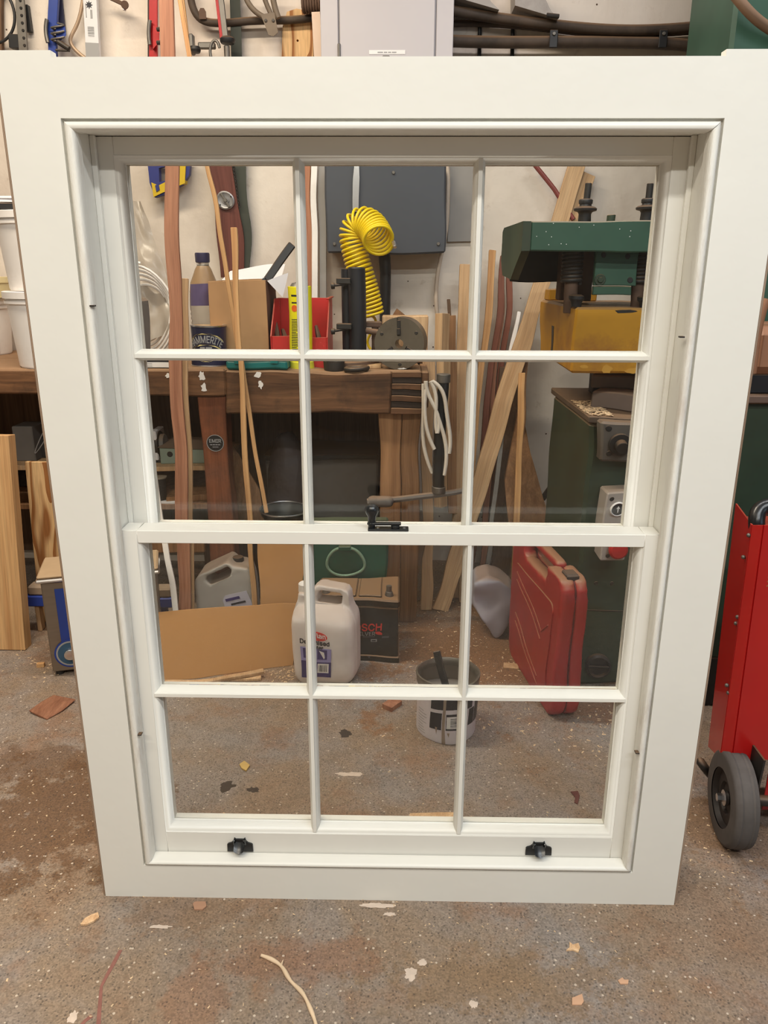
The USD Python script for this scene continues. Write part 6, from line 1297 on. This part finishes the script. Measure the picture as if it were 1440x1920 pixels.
TR.part('axle', cyl(wc + zr * (ww - .01), wc + zr * .48, .012, 12), DARKSTEEL)
ft = F(1322, 1440); TR.part('foot_lever', tube(spline([P(1350, 1470, 1.56), P(1330, 1450, 1.56), P(1316, 1432, 1.56), P(1312, 1426, 1.57)], 12), .010, 8), DARKSTEEL, smooth=60)
TR.part('wheel_bracket', hull([wc + zr * .06 + d_ for d_ in ([0, -.02, -.02], [.004, -.02, -.02], [0, .05, .12], [.004, .05, .12], [0, -.03, .12], [.004, -.03, .12])]), DARKSTEEL)

# ---------------------------------------------------------------- chips, shavings and marks on the floor
def chip_at(name, label, cat_, px, py, L, w_, th_, ang_, mt, bend=0.0):
    c_ = F(px, py); n_ = 8; V, Fq = [], []
    for i in range(n_ + 1):
        u = (i / n_ - .5); zz = .0006 + bend * (u * 2) ** 2
        jag = .12 * math.sin(i * 2.3)
        V += [(u * L, -w_ / 2 * (1 + jag * .3), zz), (u * L, w_ / 2 * (1 - jag * .3), zz), (u * L, w_ / 2 * (1 - jag * .3), zz + th_), (u * L, -w_ / 2 * (1 + jag * .3), zz + th_)]
    for i in range(n_):
        for j in range(4):
            a, b_ = i * 4 + j, i * 4 + (j + 1) % 4; Fq += [(a, b_, b_ + 4), (a, b_ + 4, a + 4)]
    Fq += [(0, 2, 1), (0, 3, 2), (n_ * 4, n_ * 4 + 1, n_ * 4 + 2), (n_ * 4, n_ * 4 + 2, n_ * 4 + 3)]
    t_ = trimesh.Trimesh(np.array(V), np.array(Fq), process=False); t_.fix_normals()
    v_ = np.array(t_.vertices); v_[:, 2] -= v_[:, 2].min() - .0005
    return solo(name, label, cat_, v_, mt, loc=c_, R=rotz(ang_), local=True) if False else solo(name, label, cat_, (v_, np.array(t_.faces)), mt, loc=c_, R=rotz(ang_), local=True)
def chip_poly(label, pts_, th_, mt, tilt=.0):
    p_ = [tuple(F(a, b_)[:2]) for a, b_ in pts_]
    v_, f_ = prism(Polygon(p_).buffer(.0004), th_); c_ = v_[:, :2].mean(0)
    v_[:, 2] += .0005 + tilt * ((v_[:, 0] - c_[0]) / .05) ** 2
    return solo('wood_chip', label, 'wood chip', (v_, f_), mt)
chip_poly('red brown curved wood chip on the floor below the ultrasonic cleaner', [(56, 1337), (78, 1320), (101, 1306), (121, 1310), (141, 1316), (118, 1334), (88, 1350), (72, 1344)], .004, wood('tan_red_chip', s(128, 84, 62), s(156, 110, 84), along=(60, 12, 6), rand=0), .004)
chip_at('wood_chip', 'square pale wood chip on the floor left of the red case', 'wood chip', 957, 1251, .05, .035, .004, -.15, OAK)
chip_at('wood_chip', 'reddish wood offcut on the floor left of the open paint tin', 'wood chip', 735, 1322, .05, .035, .014, .9, REDWOOD)
chip_at('wood_chip', 'flat pale strip of wood on the floor just behind the window bottom', 'wood chip', 812, 1532, .105, .017, .006, .02, OAK)
chip_poly('two toned wood chip on the floor under the window lower left', [(152, 1736), (160, 1725), (172, 1718), (184, 1714), (186, 1722), (176, 1730), (162, 1736)], .004, CHIPM, .002)
chip_poly('round edged tan chip on the floor just in front of the window bottom', [(362, 1697), (366, 1693), (385, 1693), (387, 1701), (380, 1707), (365, 1707)], .003, surf('tan_chip', s(170, 130, 104), rough=.7))
chip_poly('orange triangular chip on the floor at the lower right', [(1073, 1873), (1091, 1866), (1094, 1879), (1090, 1885), (1073, 1885)], .002, surf('orange_chip', s(205, 162, 130), rough=.7))
chip_poly('cream splintered chip on the floor in front of the window right half', [(1062, 1784), (1068, 1779), (1068, 1769), (1074, 1774), (1084, 1771), (1087, 1779), (1084, 1787), (1074, 1783)], .003, CHIPM, .003)
chip_poly('small orange chip on the floor right of the triangular one', [(1159, 1840), (1167, 1835), (1170, 1839), (1178, 1839), (1177, 1846), (1163, 1846)], .002, surf('orange_chip', s(205, 162, 130)))
chip_poly('small yellow chip on the floor seen through the lower left pane', [(451, 1434), (460, 1428), (470, 1435), (463, 1445), (455, 1441)], .004, surf('yellow_chip', s(200, 168, 100), rough=.7))
chip_at('wood_chip', 'tiny square offcut on the floor at the foot of the pine board', 'wood chip', 77, 1250, .022, .014, .012, .2, PINE)
chip_at('wood_chip', 'small cream curl on the floor at the lower left pane corner', 'wood chip', 425, 1530, .022, .008, .003, -.5, CHIPM, .003)
chip_poly('dark red leaf shaped chip on the floor seen through the lower right pane', [(1070, 1486), (1084, 1485), (1087, 1494), (1083, 1509), (1077, 1506), (1079, 1497)], .002, surf('dark_red_chip', s(96, 52, 46), rough=.8))
# a pale stick with a thorn
pts = [F(a, b_) + [0, 0, .0035] for a, b_ in ((490, 1794), (510, 1802), (528, 1815), (545, 1842), (565, 1862), (578, 1885), (590, 1915), (596, 1945))]
solo('pale_stick', 'thin pale peeled twig with a thorn lying on the floor at the photo bottom', 'twig', cat(tube(spline(pts, 30), [.0030 + .0012 * math.sin(i * .5) ** 2 for i in range(30)], 7), tube([F(527, 1814) + [0, 0, .004], F(531, 1803) + [0, 0, .004]], [.0028, .0008], 6)), surf('peeled_twig', s(222, 196, 164), rough=.7), smooth=60)
def stain(name, label, pts_, mt, th_=.0006, cat_='stain'):
    P_ = [F(a, b_)[:2] for a, b_ in pts_]
    return solo(name, label, cat_, mv(prism(P_, th_), (0, 0, .0002)), mt)
REDP = surf('red_paint_mark', s(138, 92, 82), rough=.8, var=.15, scale=40)
def ribbon(pts_, w_):
    c_ = np.array([F(a, b_)[:2] for a, b_ in pts_]); d_ = np.gradient(c_, axis=0); d_ /= np.linalg.norm(d_, axis=1, keepdims=True); n_ = np.c_[-d_[:, 1], d_[:, 0]]
    ww_ = np.array([w_ * (.7 + .5 * rng.random()) for _ in c_])[:, None]
    return [tuple(x) for x in np.vstack([c_ + n_ * ww_, (c_ - n_ * ww_)[::-1]])]
solo('paint_line', 'faint red paint line on the concrete at the lower left', 'paint mark', mv(prism(Polygon(ribbon([(226, 1782), (214, 1805), (199, 1832), (190, 1850), (188, 1875), (186, 1900), (184, 1930)], .0028)).buffer(.0005), .0004), (0, 0, .0002)), REDP)
solo('paint_line', 'short red paint dash on the concrete at the bottom left corner', 'paint mark', mv(prism(Polygon(ribbon([(172, 1905), (160, 1914), (150, 1925)], .0028)).buffer(.0005), .0004), (0, 0, .0002)), REDP)
OILY = surf('oil_stain', s(62, 54, 48), rough=.45, var=.1); PLAST = surf('plaster_smear', s(206, 188, 172), rough=.85, var=.1, scale=40)
def blotch(name, label, px, py, rx, ry, mt, cat_='stain', seed=1, n_=22):
    r_ = random.Random(seed); c_ = F(px, py); pts_ = []
    for i in range(n_):
        a = 2 * math.pi * i / n_; k_ = .55 + .55 * r_.random(); pts_.append((c_[0] + rx * k_ * math.cos(a), c_[1] + ry * k_ * math.sin(a)))
    solo(name, label, cat_, mv(prism(Polygon(pts_).buffer(.001), .0004), (0, 0, .0002)), mt)
blotch('oil_stain', 'dark oil blot on the floor in the lower left pane, larger of the pair', 426, 1474, .020, .022, OILY, seed=2)
blotch('oil_stain', 'small dark oil blot right of the larger one in the lower left pane', 476, 1480, .016, .010, OILY, seed=3)
blotch('oil_stain', 'dark oil blot on the floor in the lower middle pane', 647, 1375, .020, .018, OILY, seed=4)
blotch('plaster_smear', 'pale plaster smear on the floor in the lower middle pane', 655, 1452, .035, .008, PLAST, seed=5)
blotch('plaster_smear', 'long pale plaster smear on the floor in front of the window middle', 708, 1698, .036, .006, PLAST, seed=6)
blotch('plaster_smear', 'short pale plaster smear on the floor below the long smear', 730, 1714, .013, .004, PLAST, seed=7)
blotch('plaster_smear', 'narrow pale smear on the floor in front of the window lower left', 300, 1738, .022, .004, PLAST, seed=8)
blotch('plaster_smear', 'pale dab on the floor at the bottom left edge', 136, 1908, .008, .012, PLAST, seed=9)
blotch('plaster_smear', 'round pale dab on the floor low in the photo right of the middle', 792, 1805, .008, .007, PLAST, seed=10)
blotch('plaster_smear', 'cluster of pale dabs on the floor left of the round dab', 770, 1826, .012, .014, PLAST, seed=11)
blotch('plaster_smear', 'pale dab near the bottom edge right of the twig', 888, 1883, .008, .007, PLAST, seed=12)
# loose shavings and sawdust: nobody could count these
fl = []
def scatter(n_, area, smin, smax):
    for _ in range(n_):
        px = rng.gauss(area[0], area[2]); py = rng.gauss(area[1], area[3])
        if py < 1080: continue
        c_ = F(px, py)
        if c_[1] > 3.05: continue
        L_ = rng.uniform(smin, smax); w_ = L_ * rng.uniform(.2, .6)
        fl.append(mv(hull([(-L_ / 2, -w_ / 2, 0), (L_ / 2, -w_ / 2 * .6, .0006), (L_ / 2 * .8, w_ / 2, 0), (-L_ / 2 * .9, w_ / 2 * .8, .0008), (0, 0, .0016)]), c_ + [0, 0, .0003], rotz(rng.random() * 6.28) @ rotx(rng.uniform(-.15, .15))))
scatter(130, (800, 1230, 70, 60), .004, .013); scatter(110, (930, 1260, 60, 60), .004, .014); scatter(60, (860, 1130, 40, 22), .005, .014)
scatter(90, (1130, 1370, 60, 30), .004, .012); scatter(70, (70, 1245, 50, 16), .003, .012); scatter(60, (530, 1262, 20, 8), .004, .012)
scatter(260, (720, 1780, 420, 80), .0016, .0065); scatter(140, (700, 1450, 260, 80), .0016, .006); scatter(90, (1370, 1560, 50, 60), .002, .008); scatter(80, (90, 1600, 60, 120), .002, .008)
solo('wood_shavings', 'loose pale wood shavings and sawdust scattered over the concrete floor', 'shavings', cat(*fl), FLAKE, loc=(0, 0, 0), kind='stuff', smooth=False)
